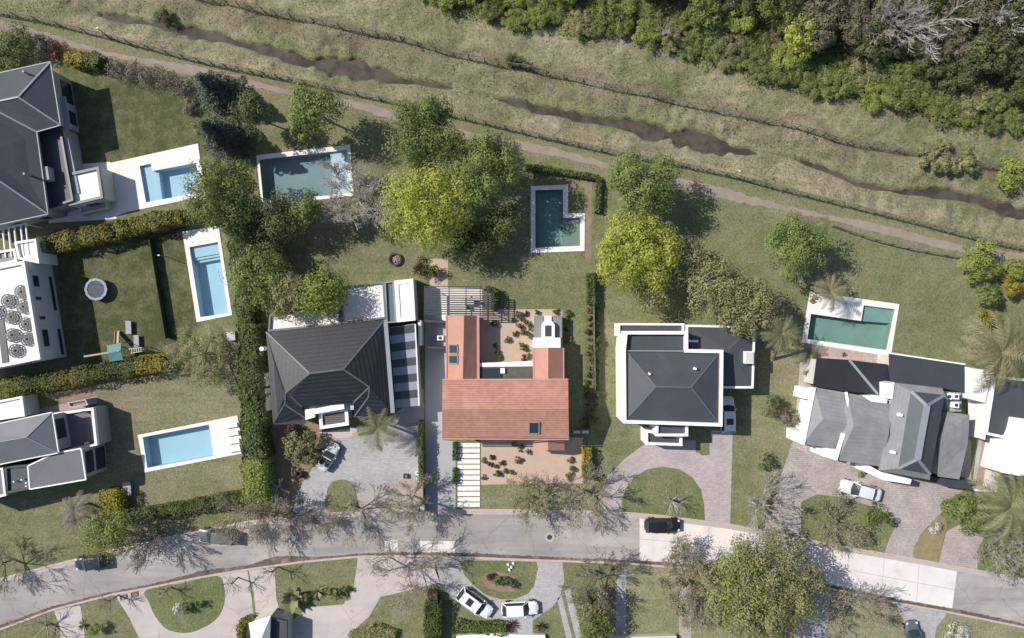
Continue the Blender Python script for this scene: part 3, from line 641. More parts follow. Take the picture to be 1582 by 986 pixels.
for q in ((128, 637), (132, 637), (136, 684), (132, 685)): g.cyl(*P(*q, 3.4), 2.8, 3.5, .16, 8)
part('planter', g, mDarkM, t)
flat(t, [(104, 622), (132, 617), (136, 626), (108, 630)], 2.2, mTan, mGreyW, mGreyW, w=.15)
# --- D : black tile house
t = T('black_tiled_house', 'black tiled hip roofed house with a white framed porch and a striped side roof', 'house', (*P(520, 570, 4), 0))
E = 4.9
V = dict(nw=(411, 513, E), ne=(594.5, 494, E), rw=(478.5, 577, 7.0), re=(530.5, 570.6, 7.0), se=(606, 638, E), sw=(422, 656, E), wl=(441, 607, 6.0), wl2=(449, 612, 6.0), l1=(466.5, 629, 5.3), l2=(471.5, 646, 4.6), wl3=(440, 625, 5.4),
         er=(570.7, 598, 6.1), er2=(569, 614, 5.6), r1=(546, 622, 5.5), r2=(547, 644, 4.7), s1=(560, 648, E), s0=(470, 655, 4.7))
f = roof(t, V, [('nw', 'ne', 're', 'rw'), ('nw', 'rw', 'wl', 'wl3', 'sw'), ('ne', 'se', 'er2', 'er', 're'), ('rw', 're', 'er', 'r1', 'l1', 'wl2', 'wl'), ('er', 'er2', 'r2', 'r1'), ('wl', 'wl2', 'l1', 'l2', 'wl3'), ('er2', 'se', 's1', 'r2'), ('wl3', 'l2', 's0', 'sw')],
     mTileD, [('nw', 'rw'), ('ne', 're'), ('rw', 're'), ('re', 'er'), ('wl', 'rw'), ('er', 'er2'), ('wl', 'wl3'), ('er2', 'r2'), ('wl3', 'l2'), ('wl2', 'l1'), ('er', 'r1')], None, capw=.18, cap=M('tile ridge', (.10, .11, .12), .5))
walls(t, inset(PP([(411, 513), (594.5, 494), (606, 638), (548, 640), (471, 645), (422, 656)], E), .5), 4.45)
g = MB(); g.bar(P3(595.5, 494, 4.9), P3(607, 638, 4.9), .5, .18); part('gutter', g, mRidge, t)
p = ccw(PP([(601, 506), (641, 500), (647, 627), (611, 631)], 3.2)); walls(t, p, 3.05, mGreyW)
lf1 = M('pale roof panel', (.27, .3, .34), .5); lf2 = mSlateF
a0, a1 = Vector(P3(601, 507, 3.3)), Vector(P3(612, 630, 3.3)); b0, b1 = Vector(P3(641, 501, 3.1)), Vector(P3(647, 627, 3.1))
n = 10
for k in range(n):
    q = [a0.lerp(a1, k/n), a0.lerp(a1, (k+1)/n), b0.lerp(b1, (k+1)/n), b0.lerp(b1, k/n)]
    part('roof_panel', MB().face([tuple(v) for v in q]), lf1 if k % 2 else lf2, t)
g = MB(); g.bar(b0+Vector((.05, 0, .05)), b1+Vector((.05, 0, .05)), .14, .2); part('edge_beam', g, mWhite, t)
flat(t, [(609, 434), (638, 430.5), (641.5, 495), (613, 498)], 3.2, mWhite, mWhite, mWall, w=.5, drop=.12)
flat(t, [(594, 436), (608, 434), (612, 498), (597, 499)], 2.9, M('blue shade', (.10, .14, .17), .5), mRidge, mWall, w=.15)
flat(t, [(526, 444), (593, 435), (597, 492), (527, 500)], 2.9, mDeck, mGreyR, mWall, w=.22)
flat(t, [(416, 485), (525, 474), (526, 502), (414, 512)], 2.8, mDeck, mGreyR, mWall, w=.22)
part('porch_slab', MB().prism(PP([(485, 632), (531, 622.5), (532, 632), (486, 640)], 5.1), 4.9, 5.1), mWhite, t)
part('porch_box', MB().prism(PP([(471, 633), (486, 631), (486, 645), (472, 649)], 4.9), 4.3, 4.9), mWhite, t)
po = ccw(PP([(492, 636), (537, 630), (539, 657), (494, 663.5)], 4.2)); part('porch_frame', MB().ring(po, inset(po, .4), 3.9, 4.2), mWhite, t)
part('porch_roof', MB().face([(a, b, 3.93) for a, b in inset(po, .35)]), M('porch slats', (.13, .12, .11), .8, .1, 1, rows=('y', .25, .6, .4)), t)
walls(t, inset(po, .5), 3.88, mGreyW, name='porch_wall')
for x, y, hh in ((405, 588, 17), (408, 612, 14), (410, 627, 12)): part('side_ledge', MB().prism(PP([(400, y-11), (410, y-11), (412, y+9), (402, y+9)], 2.2), 0, 2.2), mWall, t)
part('vent_cowl', MB().cyl(*P(405, 539, 4.5), 3.6, 4.7, .28, 10), mWhite, t)
# --- E : red house
t = T('red_roofed_house', 'U shaped house with terracotta red tiled roofs around a gravel courtyard', 'house', (*P(780, 600, 4), 0)); RED = t
V = dict(nw=(683.5, 588, 5.0), ne=(877.8, 587.5, 5.0), rw=(683, 633, 6.4), re=(878.3, 632.5, 6.4), sw=(683, 676, 5.0), se=(879, 677, 5.0))
f = roof(t, V, [('nw', 'ne', 're', 'rw'), ('rw', 're', 'se', 'sw')], mBrickR, (), ('nw', 'ne', 'se', 'sw'), over=.12, wall=mWall)
m = MB()
for q in ('w', 'e'):
    a, b, c = P3(*V['n'+q]), P3(*V['r'+q]), P3(*V['s'+q]); s = .1 if q == 'w' else -.1
    m.face([(a.x+s, a.y, 4.9), (c.x+s, c.y, 4.9), (b.x+s, b.y, 6.2)])
part('gable_wall', m, mWall, t)
m = MB(); m.bar(P3(683, 678, 4.97), P3(879, 679, 4.97), .14, .12); m.bar(P3(683.5, 586.5, 5.03), P3(878, 586, 5.03), .14, .12); part('gutter', m, mBrickE, t)
V = dict(nw=(688.5, 487.5, 2.6), ne=(738, 487.5, 2.6), rn=(717, 487.5, 4.0), rs=(715, 591, 4.0), sw=(689, 591, 2.6), se=(738, 591, 2.6))
mRed2 = M('smooth red roof', (.45, .235, .185), .8, .12, .7, 10, .2, rows=('z', .12, .22, .3))
roof(t, V, [('nw', 'rn', 'rs', 'sw'), ('rn', 'ne', 'se', 'rs')], mRed2, (), ('nw', 'ne', 'se', 'sw'), over=.15, wall=mWall)
m = MB(); m.bar(P3(689.5, 487.5, 2.75), P3(690, 589, 2.75), .12, .1); m.bar(P3(738.5, 487.5, 2.7), P3(739, 589, 2.7), .3, .1); part('gutter', m, mBrickE, t)
V = dict(nw=(823.5, 537.6, 2.6), ne=(872, 537.6, 2.6), rn=(847, 537.6, 4.0), rs=(847, 591, 4.0), sw=(824, 591, 2.6), se=(872, 591, 2.6))
roof(t, V, [('nw', 'rn', 'rs', 'sw'), ('rn', 'ne', 'se', 'rs')], mRed2, (), ('nw', 'ne', 'se', 'sw'), over=.15, wall=mWall)
m = MB(); m.bar(P3(824, 537.6, 2.7), P3(824.5, 589, 2.7), .2, .1); m.bar(P3(870.5, 537.6, 2.7), P3(870.8, 589, 2.7), .14, .1); part('gutter', m, mBrickE, t)
V = dict(nw=(823.5, 676, 2.6), ne=(872, 676, 2.6), rn=(846.5, 676, 3.7), rs=(846.5, 696, 3.7), sw=(823.5, 696, 2.6), se=(872, 696, 2.6))
roof(t, V, [('nw', 'rn', 'rs', 'sw'), ('rn', 'ne', 'se', 'rs')], mRed2, (), ('nw', 'ne', 'se', 'sw'), over=.1, wall=mWall)
def skylight(root, px0, py0, px1, py1, h, sl=(0, 0)):
    q = [P3(px0, py0, h), P3(px1, py0, h), P3(px1, py1, h), P3(px0, py1, h)]
    c = [Vector((v.x, v.y, h+(i in (1, 2))*sl[0]+(i in (2, 3))*sl[1])) for i, v in enumerate(q)]
    m = MB()
    for i in range(4): m.bar(c[i], c[(i+1) % 4], .14, .16)
    s = part('skylight', m, M('skylight frame', (.2, .22, .2), .5), root)
    part('pane', MB().face([tuple(v+Vector((0, 0, .05))) for v in reversed(c)]), mGlass, s)
skylight(t, 694, 532.5, 707.5, 546, 2.97, (.66, 0)); skylight(t, 694, 549, 707.5, 561.5, 2.97, (.66, 0)); skylight(t, 817.5, 652.5, 833, 671.5, 5.88, (0, -.6))
walls(t, PP([(741, 568), (823, 568), (823, 592), (741, 592)], 2.4), 2.2, mWall, name='link_wall')
part('link_roof', MB().prism(inset(PP([(741, 567), (823, 567), (823, 592), (741, 592)], 2.3), .02), 2.21, 2.3), M('link roof gravel', (.10, .09, .075), .8, .35, 1.2, 6), t)
part('link_glass', MB().prism(PP([(742, 569), (776, 569), (776, 589), (742, 589)], 2.4), 2.31, 2.38), mGlass, t)
part('ledge', MB().prism(PP([(741, 561), (824, 558), (824, 566), (741, 567)], 2.4), 1.9, 2.4), mWhite, t)
part('roof_hatch', MB().prism(PP([(773, 569), (780, 569), (780, 577), (773, 577)], 2.6), 2.39, 2.6), mWhite, t)
bbq = T('outdoor_grill_terrace', 'white grill block between grey slatted decks behind the red roofed house', 'grill', (*P(846, 510, 2), 0))
part('chimney_block', MB().prism(PP([(824, 522), (866, 522), (866, 537.4), (824, 537.4)], 2.9), 0, 2.9), mWhite, bbq)
mSlat = M('grey slats', (.25, .24, .245), .8, .1, 1, rows=('x', .22, .5, .3))
part('slatted_deck', MB().prism(PP([(825, 488), (839, 488), (839, 522), (825, 522)], 1.6), 1.4, 1.6), mSlat, bbq)
part('slatted_deck', MB().prism(PP([(854, 488), (868.5, 488), (868.5, 522), (854, 522)], 1.6), 1.4, 1.6), mSlat, bbq)
part('wall', MB().prism(PP([(826, 489), (867, 489), (867, 522), (826, 522)], 1.4), 0, 1.37), mWall, bbq)
part('flue', MB().prism(PP([(840, 497), (854, 497), (857, 502), (857, 522), (837, 522), (837, 502)], 2.3), 1.38, 2.3), mWhite, bbq)
part('flue_opening', MB().prism(PP([(842, 503), (852, 503), (852, 520), (842, 520)], 2.35), 2.25, 2.33), mDarkM, bbq)
part('canopy', MB().prism(PP([(841, 488), (852, 488), (852, 497), (841, 497)], 1.8), 1.38, 1.8), mWhite, bbq)
pg = T('pergola', 'black slatted pergola over a pale terrace behind the left wing of the red roofed house', 'pergola', (*P(708, 465), 0))
m = MB()
y = 443
while y < 488:
    x1 = 763 if 452 < y else 745+(y-443)*1.8
    m.bar(P3(655, y, 2.9), P3(x1, y+(.6 if y > 455 else 0), 2.9), .12, .12); y += 3.5
m2 = MB()
for x in (656, 694, 720, 742, 753, 762): m2.bar(P3(x, 443 if x < 745 else 449, 2.78), P3(x, 487, 2.78), .09, .14)
part('slats', m, mDarkM, pg); part('cross_beams', m2, mDarkM, pg)
for x, y in ((656, 444), (742, 444), (762, 452), (762, 486), (656, 486)): part('post', MB().cyl(*P(x, y, 2.7), 0, 2.72, .05, 8), mDarkM, pg)
tb = T('patio_table', 'pale square patio table under the black slatted pergola', 'table', (*P(726, 467), 0))
x, y = P(726, 467); part('tabletop', MB().box(x-.55, y-.45, .70, x+.55, y+.45, .75), mWall, tb)
for sx in (-1, 1):
    for sy in (-1, 1): part('leg', MB().cyl(x+sx*.45, y+sy*.36, .02, .70, .03, 6), mDarkM, tb)
def chair(px, py, rz, label, group):
    c = T('patio_chair', label, 'chair', (0, 0, 0), group)
    part('seat', MB().box(-.24, -.24, .42, .24, .24, .47), mDarkM, c, local=True); part('backrest', MB().box(-.24, .2, .47, .24, .25, .85), mDarkM, c, local=True)
    for sx in (-.2, .2):
        for sy in (-.2, .2): part('leg', MB().cyl(sx, sy, 0, .42, .02, 6), mDarkM, c, local=True)
    c.location = (*P(px, py), .02); c.rotation_euler[2] = rz
chair(736, 467, -1.57, 'dark chair at the right end of the patio table under the black pergola', 'chairs under the black pergola')
chair(724, 475, 3.14, 'dark chair at the lower side of the patio table under the black pergola', 'chairs under the black pergola')
tk = T('hot_water_tank', 'long white horizontal tank beside the wall between the black tiled and red roofed houses', 'tank', (*P(650, 518), 0))
part('tank_body', MB().tube([P3(649, 495, 2.4), P3(649, 534, 2.4)], .26, 12), mWhite, tk, smooth=False); part('stand', MB().prism(PP([(646, 495), (652, 495), (652, 534), (646, 534)], 2.2), 0, 2.15), mGreyW, tk)
wl = T('side_gate_wall', 'dark cross wall closing the passage left of the red roofed house', 'wall', (*P(673, 497), 0))
part('wall_panel', MB().prism(PP([(656, 494), (688, 496), (688, 499), (656, 498)], 2.4), 0, 2.4), mDarkM, wl)
part('lower_panel', MB().prism(PP([(660, 535), (688, 536), (688, 540), (660, 538)], 2.4), 0, 2.4), mDarkM, wl)
ac = T('air_conditioner', 'white air conditioning unit in the passage left of the red roofed house', 'air conditioner', (*P(681, 522), 0))
x, y = P(681, 522); part('casing', MB().box(x-.4, y-.3, .05, x+.4, y+.3, .8), mWhite, ac); part('fan_grille', MB().cyl(x, y, .8, .84, .22, 12), mDarkM, ac)
for k in range(12):
    y = 684.5+k*8.35
    s = link_mesh('stepping_slab', MB().prism(PP([(707, y), (741.5, y), (741.5, y+6.7), (707, y+6.7)]), 0, .08).v, MB().prism(PP([(707, y), (741.5, y), (741.5, y+6.7), (707, y+6.7)]), 0, .08).f, mDeck)
    tag(s, 'wide pale slab of the stepped walk leading from the street to the red roofed house', 'paving slab', 'slabs of the front walk')
for k, x in enumerate((885.5, 898.5)):
    b = T('garden_bench', ('left' if k == 0 else 'right')+' one of two small pale benches beside the red roofed house', 'bench', (*P(x+5, 667), 0))
    part('seat', MB().prism(PP([(x, 664.5), (x+10.5, 664.5), (x+10.5, 669), (x, 669)]), .40, .46), mWall, b)
    for q in (x+1, x+8.5): part('leg', MB().prism(PP([(q, 665), (q+1, 665), (q+1, 668.6), (q, 668.6)]), 0, .40), mDarkM, b)
# --- F : charcoal roof house, right of centre
t = T('white_walled_house', 'white walled house with a square charcoal hip roof inside a white parapet', 'house', (*P(1040, 600, 4), 0)); FH = t
H5 = 5.7
pm = ccw(PP([(962, 541), (965, 512), (1063, 512), (1063, 540), (1117.5, 541), (1116, 659), (963, 654)], H5))
walls(t, pm, 5.0, mWhite); part('parapet', MB().ring(inset(pm, -.02), inset(pm, .38), 4.95, H5), mWhite, t)
part('roof_deck', MB().face([(a, b, 5.012) for a, b in inset(pm, .2)]), mSlateF, t)
V = dict(nw=(968, 544, 5.3), ne=(1112, 544.5, 5.3), se=(1110, 653, 5.3), sw=(966, 649.5, 5.3), rw=(1013.5, 597.5, 6.7), re=(1067.8, 598.6, 6.7))
roof(t, V, [('nw', 'ne', 're', 'rw'), ('nw', 'rw', 'sw'), ('sw', 'rw', 're', 'se'), ('ne', 'se', 're')], mSlateF, [('nw', 'rw'), ('sw', 'rw'), ('rw', 're'), ('ne', 're'), ('se', 're')], None, capw=.12, cap=M('seam', (.12, .135, .15), .5))
m = MB(); m.bar(P3(1112.5, 544, 5.62), P3(1111, 654, 5.62), .2, .1); part('inner_gutter', m, M('copper trim', (.5, .36, .29), .6), t)
m = MB(); m.bar(P3(966, 542, 5.35), P3(1058, 542.5, 5.35), .14, .1); part('step_flashing', m, mRidge, t)
for x, y in ((1004, 578), (1075, 570)): part('vent_cowl', MB().cyl(*P(x, y, 6.5), 6.0, 6.55, .2, 10, .12), mWhite, t)
p = flat(t, [(955, 499.5), (1057, 500), (1057, 520), (955, 520)], 3.3, mSlateF, mWhite, mWhite)
p = flat(t, [(1060, 502), (1167, 504), (1164, 600), (1108, 600), (1104, 530), (1060, 528)], 3.4, mSlateF, mWhite, mWall)
V = dict(a=(1064, 506, 3.32), b=(1163, 507, 3.32), c=(1161, 596, 3.32), d=(1110, 597, 3.32), e=(1127, 540, 3.9), g=(1066, 540, 3.32))
roof(t, V, [('a', 'b', 'e', 'g'), ('b', 'c', 'e'), ('c', 'd', 'e'), ('d', 'g', 'e')], mSlateF, (), None, thick=.05)
p = flat(t, [(1014, 652), (1063, 653), (1063, 674), (1013, 674)], 4.5, mSlateF, mWhite, mWhite, w=.3)
p = flat(t, [(997.5, 664), (1054, 674), (1054, 689), (997.5, 687)], 3.3, mSlateF, mWhite, mWhite, w=.3)
windows(t, pm, 0, [(.3, .7)], 3.2, 4.4)
a1 = T('rooftop_unit', 'white boxy unit on the low right wing of the white walled house', 'air conditioner', (*P(1157, 552, 3.4), 3.1))
part('casing', MB().prism(PP([(1151, 543), (1164, 543), (1164, 562), (1151, 562)], 4.2), 3.12, 4.2), mWhite, a1); part('lid', MB().prism(inset(PP([(1151, 543), (1164, 543), (1164, 562), (1151, 562)], 4.2), .12), 4.2, 4.25), mWall, a1)
# --- G : grey shingle house, right
t = T('shingled_house', 'sprawling grey shingle house with white gable walls and a dark raised hip roof', 'house', (*P(1360, 660, 4), 0))
def z(x, y, h): return (1230+x/4.483, 540+y/4.483, h)
V = dict(nw=z(125, 262, 3.9), ne=z(350, 300, 3.9), rw=z(185, 482, 5.2), re=z(390, 520, 5.2), sw=z(45, 655, 3.8), se=z(300, 690, 3.8))
roof(t, V, [('nw', 'ne', 're', 'rw'), ('rw', 're', 'se', 'sw'), ('nw', 'rw', 'sw')], mShing, (), ('nw', 'ne', 'se', 'sw'), over=.3, wall=mWhite)
m = MB(); m.bar(P3(*z(118, 262, 4.0)), P3(*z(40, 655, 3.9)), .5, .5); part('gable_cap', m, mWhite, t)
V = dict(nw=z(352, 300, 4.7), nm=z(470, 325, 4.7), ne=z(664, 382, 4.7), rw=z(400, 530, 6.0), re=z(642, 588, 5.7), sw=z(290, 768, 4.5), se=z(592, 812, 4.5))
roof(t, V, [('nw', 'nm', 'ne', 're', 'rw'), ('rw', 're', 'se', 'sw'), ('nw', 'rw', 'sw')], mShing, (), ('nw', 'nm', 'ne', 'se', 'sw'), over=.3, wall=mWhite)
m = MB(); m.bar(P3(*z(345, 295, 4.85)), P3(*z(365, 410, 4.9)), .25, .3); part('gable_cap', m, mWhite, t); m = MB(); m.bar(P3(*z(325, 580, 4.8)), P3(*z(270, 765, 4.7)), .35, .4); part('gable_cap', m, mWhite, t)
part('white_wing', MB().prism([P(*z(q, r, 3)[:2], 3.) for q, r in ((175, 690), (300, 650), (330, 700), (265, 765), (170, 735))], 0, 3.0), mWhite, t)
part('white_wing', MB().prism([P(*z(q, r, 3)[:2], 3.) for q, r in ((0, 565), (45, 560), (45, 655), (-2, 640))], 0, 3.0), mWhite, t)
part('white_wing', MB().prism([P(*z(q, r, 3)[:2], 3.) for q, r in ((60, 265), (125, 262), (100, 345), (45, 340))], 0, 3.0), mWhite, t)
part('white_chimney', MB().prism([P(*z(q, r, 0)[:2], 5.4) for q, r in ((640, 235), (682, 228), (668, 345), (636, 340))], 0, 5.4), mWhite, t)
V = dict(nw=z(682, 230, 5.2), ne=z(1012, 268, 5.2), i1=z(795, 290, 5.9), i2=z(1030, 315, 5.8), rn=z(905, 390, 7.2), rs=z(840, 760, 7.2), i3=z(705, 825, 5.9), i4=z(930, 868, 5.8), sw=z(575, 838, 5.1), se=z(925, 905, 5.1), ee=z(1045, 330, 5.5))
roof(t, {k: V[k] for k in ('nw', 'ne', 'i1', 'i2', 'i3', 'i4', 'sw', 'se')}, [('nw', 'ne', 'i2', 'i1'), ('nw', 'i1', 'i3', 'sw'), ('sw', 'i3', 'i4', 'se')], mShing, (), None)
V2 = {k: V[k] for k in ('i1', 'i2', 'i3', 'i4', 'rn', 'rs')}
roof(t, V2, [('i1', 'i2', 'rn'), ('i2', 'i4', 'rs', 'rn'), ('i4', 'i3', 'rs'), ('i3', 'i1', 'rn', 'rs')], mSlateF, [('i1', 'rn'), ('i2', 'rn'), ('i3', 'rs'), ('i4', 'rs')], None, capw=.36)
m = MB(); m.bar(P3(*V['rn'])+Vector((0, 0, .03)), P3(*V['rs'])+Vector((0, 0, .03)), .75, .1); part('ridge_cap', m, mRidge, t)
walls(t, inset([tuple(P3(*V[k]).xy) for k in ('nw', 'ne', 'se', 'sw')], .35), 5.0, mWhite)
V = dict(a=z(1050, 432, 4.0), b=z(1202, 455, 3.9), c=z(1190, 640, 3.9), d=z(1130, 900, 3.6), e=z(985, 880, 3.7), g=z(990, 620, 4.5), r=z(1190, 640, 4.3))
roof(t, {k: V[k] for k in 'abcdeg'}, [('a', 'b', 'c', 'g'), ('g', 'c', 'd', 'e')], mShing, (), ('a', 'b', 'c', 'd', 'e', 'g'), over=.15, wall=mGreyW, zw=3.4)
V = dict(a=z(145, 58, 3.1), b=z(367, 72, 3.1), c=z(335, 290, 3.3), d=z(118, 252, 3.3), e=z(636, 104, 3.1), f=z(645, 345, 3.3), g=z(565, 310, 3.5))
roof(t, V, [('a', 'b', 'c', 'd'), ('b', 'g', 'c'), ('b', 'e', 'f', 'g')], M('black sheet roof', (.028, .03, .035), .5, .12, .4, rows=('x', .5, .2, .1)), (), ('a', 'b', 'e', 'f', 'g', 'c', 'd'), over=.2, zw=2.9, wall=mWall)
m = MB(); m.bar(P3(*V['b']), P3(*V['g']), .3, .08); part('valley_flashing', m, mRidge, t)
V = dict(a=z(645, 25, 3.1), b=z(1170, 103, 3.1), c=z(1165, 300, 3.4), d=z(1010, 268, 3.4), e=z(650, 230, 3.4))
roof(t, V, [('a', 'b', 'c', 'd', 'e')], mSlate, (), ('a', 'b', 'c', 'd', 'e'), over=.2, zw=2.95, wall=mWall)
m = MB(); m.bar(P3(*V['a']), P3(*V['b']), .18, .12); part('gutter', m, mWhite, t)
m = MB(); m.face([tuple(P3(*z(q, r, 4.75))) for q, r in ((670, 385), (455, 320), (630, 325))]); m = MB().prism([P(*z(q, r, 0)[:2], 4.9) for q, r in ((458, 320), (560, 318), (632, 345), (628, 375), (520, 362))], 4.0, 4.9); part('white_dormer', m, mWhite, t)
for q, r in ((727, 455), (680, 715)): part('vent_cowl', MB().cyl(*P(*z(q, r, 0)[:2], 6.0), 5.3, 6.1, .28, 12, .18), mWhite, t)
po = [P(*z(q, r, 0)[:2], 3.0) for q, r in ((500, 800), (590, 850), (800, 900), (790, 935), (600, 905), (480, 850))]; part('porch', MB().prism(po, 0, 3.0), mWhite, t)
part('porch_roof', MB().prism([P(*z(q, r, 0)[:2], 2.6) for q, r in ((900, 880), (985, 885), (1080, 905), (1210, 905), (1210, 975), (1015, 945), (1005, 935), (900, 905))], 0, 2.6), mSlate, t)
part('white_annexe', MB().prism([P(*z(q, r, 0)[:2], 3.2) for q, r in ((1170, 120), (1300, 140), (1298, 190), (1345, 200), (1310, 370), (1165, 335))], 0, 3.2), mWhite, t)
part('annexe_floor', MB().prism([P(*z(q, r, 0)[:2], .3) for q, r in ((1190, 350), (1330, 370), (1320, 500), (1195, 450))], 0, .3), mDeck, t)
for q, r in ((1062, 325), (1110, 325), (1110, 385)):
    a1 = T('rooftop_unit', {1062: 'left one of three white units beside the raised roof of the shingled house', 1110: 'upper right one of three white units beside the raised roof of the shingled house'}[q] if r == 325 else 'lowest of three white units beside the raised roof of the shingled house', 'air conditioner', (*P(*z(q, r, 0)[:2], 3.6), 3.2))
    pp = [P(*z(q+u, r+v, 0)[:2], 4.2) for u, v in ((-19, -20), (19, -18), (19, 22), (-19, 20))]; part('casing', MB().prism(pp, 3.3, 4.2), mWhite, a1); c = cent(pp); part('fan_grille', MB().cyl(*c, 4.2, 4.23, .22, 12), mDarkM, a1)
part('unit_platform', MB().prism([P(*z(q, r, 0)[:2], 3.3) for q, r in ((1030, 295), (1145, 300), (1145, 430), (1050, 430))], 0, 3.28), mGreyW, t)
# --- H : right edge house
t = T('long_white_roofed_house', 'house cut by the right edge with flat charcoal roof and long white roof slab', 'house', (*P(1560, 650, 3), 0))
p = flat(t, [(1536, 580), (1640, 592), (1630, 665), (1566, 650), (1555, 678), (1522, 671)], 3.3, mSlateF, mWhite, mWall, w=.3)
p = flat(t, [(1565, 645), (1640, 655), (1610, 735), (1573, 735), (1546, 730)], 3.7, mWhite, mWhite, mWhite, w=.15, drop=.1)
p = flat(t, [(1548, 733), (1600, 742), (1600, 770), (1544, 760)], 3.0, mSlateF, mGreyR, mWall)
part('divider_wall', MB().prism(PP([(1530, 575), (1536, 576), (1522, 680), (1516, 678)], 2.8), 0, 2.8), mWhite, t)
part('front_wall', MB().prism(PP([(1506, 756), (1545, 758), (1545, 761), (1506, 759)], 1.5), 0, 1.5), mWhite, t)
# bottom edge roofs
t = T('white_pavilion', 'white pointed roof of a pavilion cut by the lower edge, left of the centre', 'pavilion', (*P(415, 975), 0))
V = dict(a=(384, 963, 3.2), b=(418, 952, 3.2), c=(416, 1010, 3.2), d=(392, 1012, 3.2), m=(404, 985, 3.9))
roof(t, V, [('a', 'b', 'm'), ('b', 'c', 'm'), ('c', 'd', 'm'), ('d', 'a', 'm')], mWhite, (), ('a', 'b', 'c', 'd'), over=.2, wall=mWall)
flat(t, [(418, 954), (443, 960), (443, 1010), (417, 1010)], 2.6, mSlateF, mSlateF, mGreyW)
t = T('white_flat_roof', 'white flat roof edge along the lower border below the two white cars', 'terrace roof', (*P(770, 1000), 0))
flat(t, [(705, 983), (762, 979), (800, 981), (842, 982), (842, 1060), (705, 1060)], .6, mWhite, mWhite, mWall)
t = T('dark_flat_roof', 'dark flat roof with a pale rim cut by the lower border, right of the centre', 'house', (*P(990, 1000), 0))
flat(t, [(938, 985), (1045, 983), (1045, 1060), (938, 1060)], .8, mSlateF, mWall, mWall)
# ------------------------------------------------------------------ vegetation builders
def rot_frames(nrm, r):
    a = r.normal(size=nrm.shape); u = np.cross(nrm, a); u /= np.linalg.norm(u, axis=1)[:, None]+1e-9; v = np.cross(nrm, u); return u, v
def leaf_quads(pos, nrm, size, r, aspect=.6):
    nrm = nrm/(np.linalg.norm(nrm, axis=1)[:, None]+1e-9); u, v = rot_frames(nrm, r)
    s = size*(.6+.8*r.random(len(pos)))[:, None]
    V = np.stack([pos-u*s*.5, pos+v*s*aspect*.5, pos+u*s*.5, pos-v*s*aspect*.5], 1).reshape(-1, 3)
    Q = np.arange(len(pos)*4).reshape(-1, 4); return V, Q
def crown_data(seed, R, Rz, zc, n=None, leaf=.3, ncl=None, thin=0., spread=.33):
    r = np.random.default_rng(seed)
    ncl = ncl or int(14+R*R*3.6); n = n or int(260*R*R+150)
    d = r.normal(size=(ncl, 3)); d[:, 2] = np.abs(d[:, 2])*.9-.25; d /= np.linalg.norm(d, axis=1)[:, None]
    rad = (.15+.72*r.random(ncl)**.65)
    cc = d*rad[:, None]*np.array([R, R, Rz]); cr = (spread*(.55+.7*r.random(ncl)))*min(R, 1.25*Rz+.2)*(.8 if R < 4 else .62)
    w = cr**2; w /= w.sum(); which = r.choice(ncl, n, p=w)
    q = r.normal(size=(n, 3)); q[:, 2] = q[:, 2]*.75+.15; q /= np.linalg.norm(q, axis=1)[:, None]
    rr = cr[which]*(1-.55*r.random(n)**2.0)*(.82+.36*r.random(n))
    pos = cc[which]+q*rr[:, None]*np.array([1, 1, .8]); pos[:, 2] += zc
    pos[:, 2] = np.maximum(pos[:, 2], .12+.3*r.random(n))
    nrm = q+pos/np.array([R, R, Rz+zc])*.5+r.normal(size=(n, 3))*.33; nrm[:, 2] = np.abs(nrm[:, 2])+.15
    V, Q = leaf_quads(pos, nrm, leaf, r)
    tint = np.clip(r.random(ncl)[which]*.6+r.random(n)*.55-.1, 0, 1); return V, Q, np.repeat(tint, 4)
def branches(seed, h, R, trunk=.16, levels=4, nsplit=3, start=.3, tip=.014, upness=.5, droop=0.):
    """leafless limb system, returns list of segments: long fairly straight limbs that fork at narrow angles"""
    r = random.Random(seed); seg = []
    def grow(p, d, L, rad, lev):
        k = 3; q = p
        for i in range(k):
            dd = (d+Vector((r.uniform(-1, 1), r.uniform(-1, 1), r.uniform(-.5, .6)))*.16).normalized()
            e2 = q+dd*L/k; r0 = rad*(1-.3*i/k); r1 = rad*(1-.3*(i+1)/k); seg.append((q, e2, r0, r1)); q = e2; d = dd
            if lev < levels:
                for _ in range(2 if i == k-1 else 1):
                    ax = Vector((r.uniform(-1, 1), r.uniform(-1, 1), r.uniform(-.4, .7)*upness*2)).normalized()
                    nd = (d+ax*r.uniform(.45, .8)).normalized()
                    grow(q, nd, L*r.uniform(.5, .78), max(tip, r1*r.uniform(.5, .7)), lev+1)
    th = h*start; seg.append((Vector((0, 0, -.1)), Vector((0, 0, th)), trunk, trunk*.85))
    nb = 6
    for i in range(nb):
        a = 2*math.pi*i/nb+r.uniform(-.4, .4); el = r.uniform(.35, 1.0)
        d = Vector((math.cos(a)*math.cos(el), math.sin(a)*math.cos(el), math.sin(el)))
        grow(Vector((0, 0, th*r.uniform(.8, 1))), d, R*.5, trunk*.5, 1)
    return seg
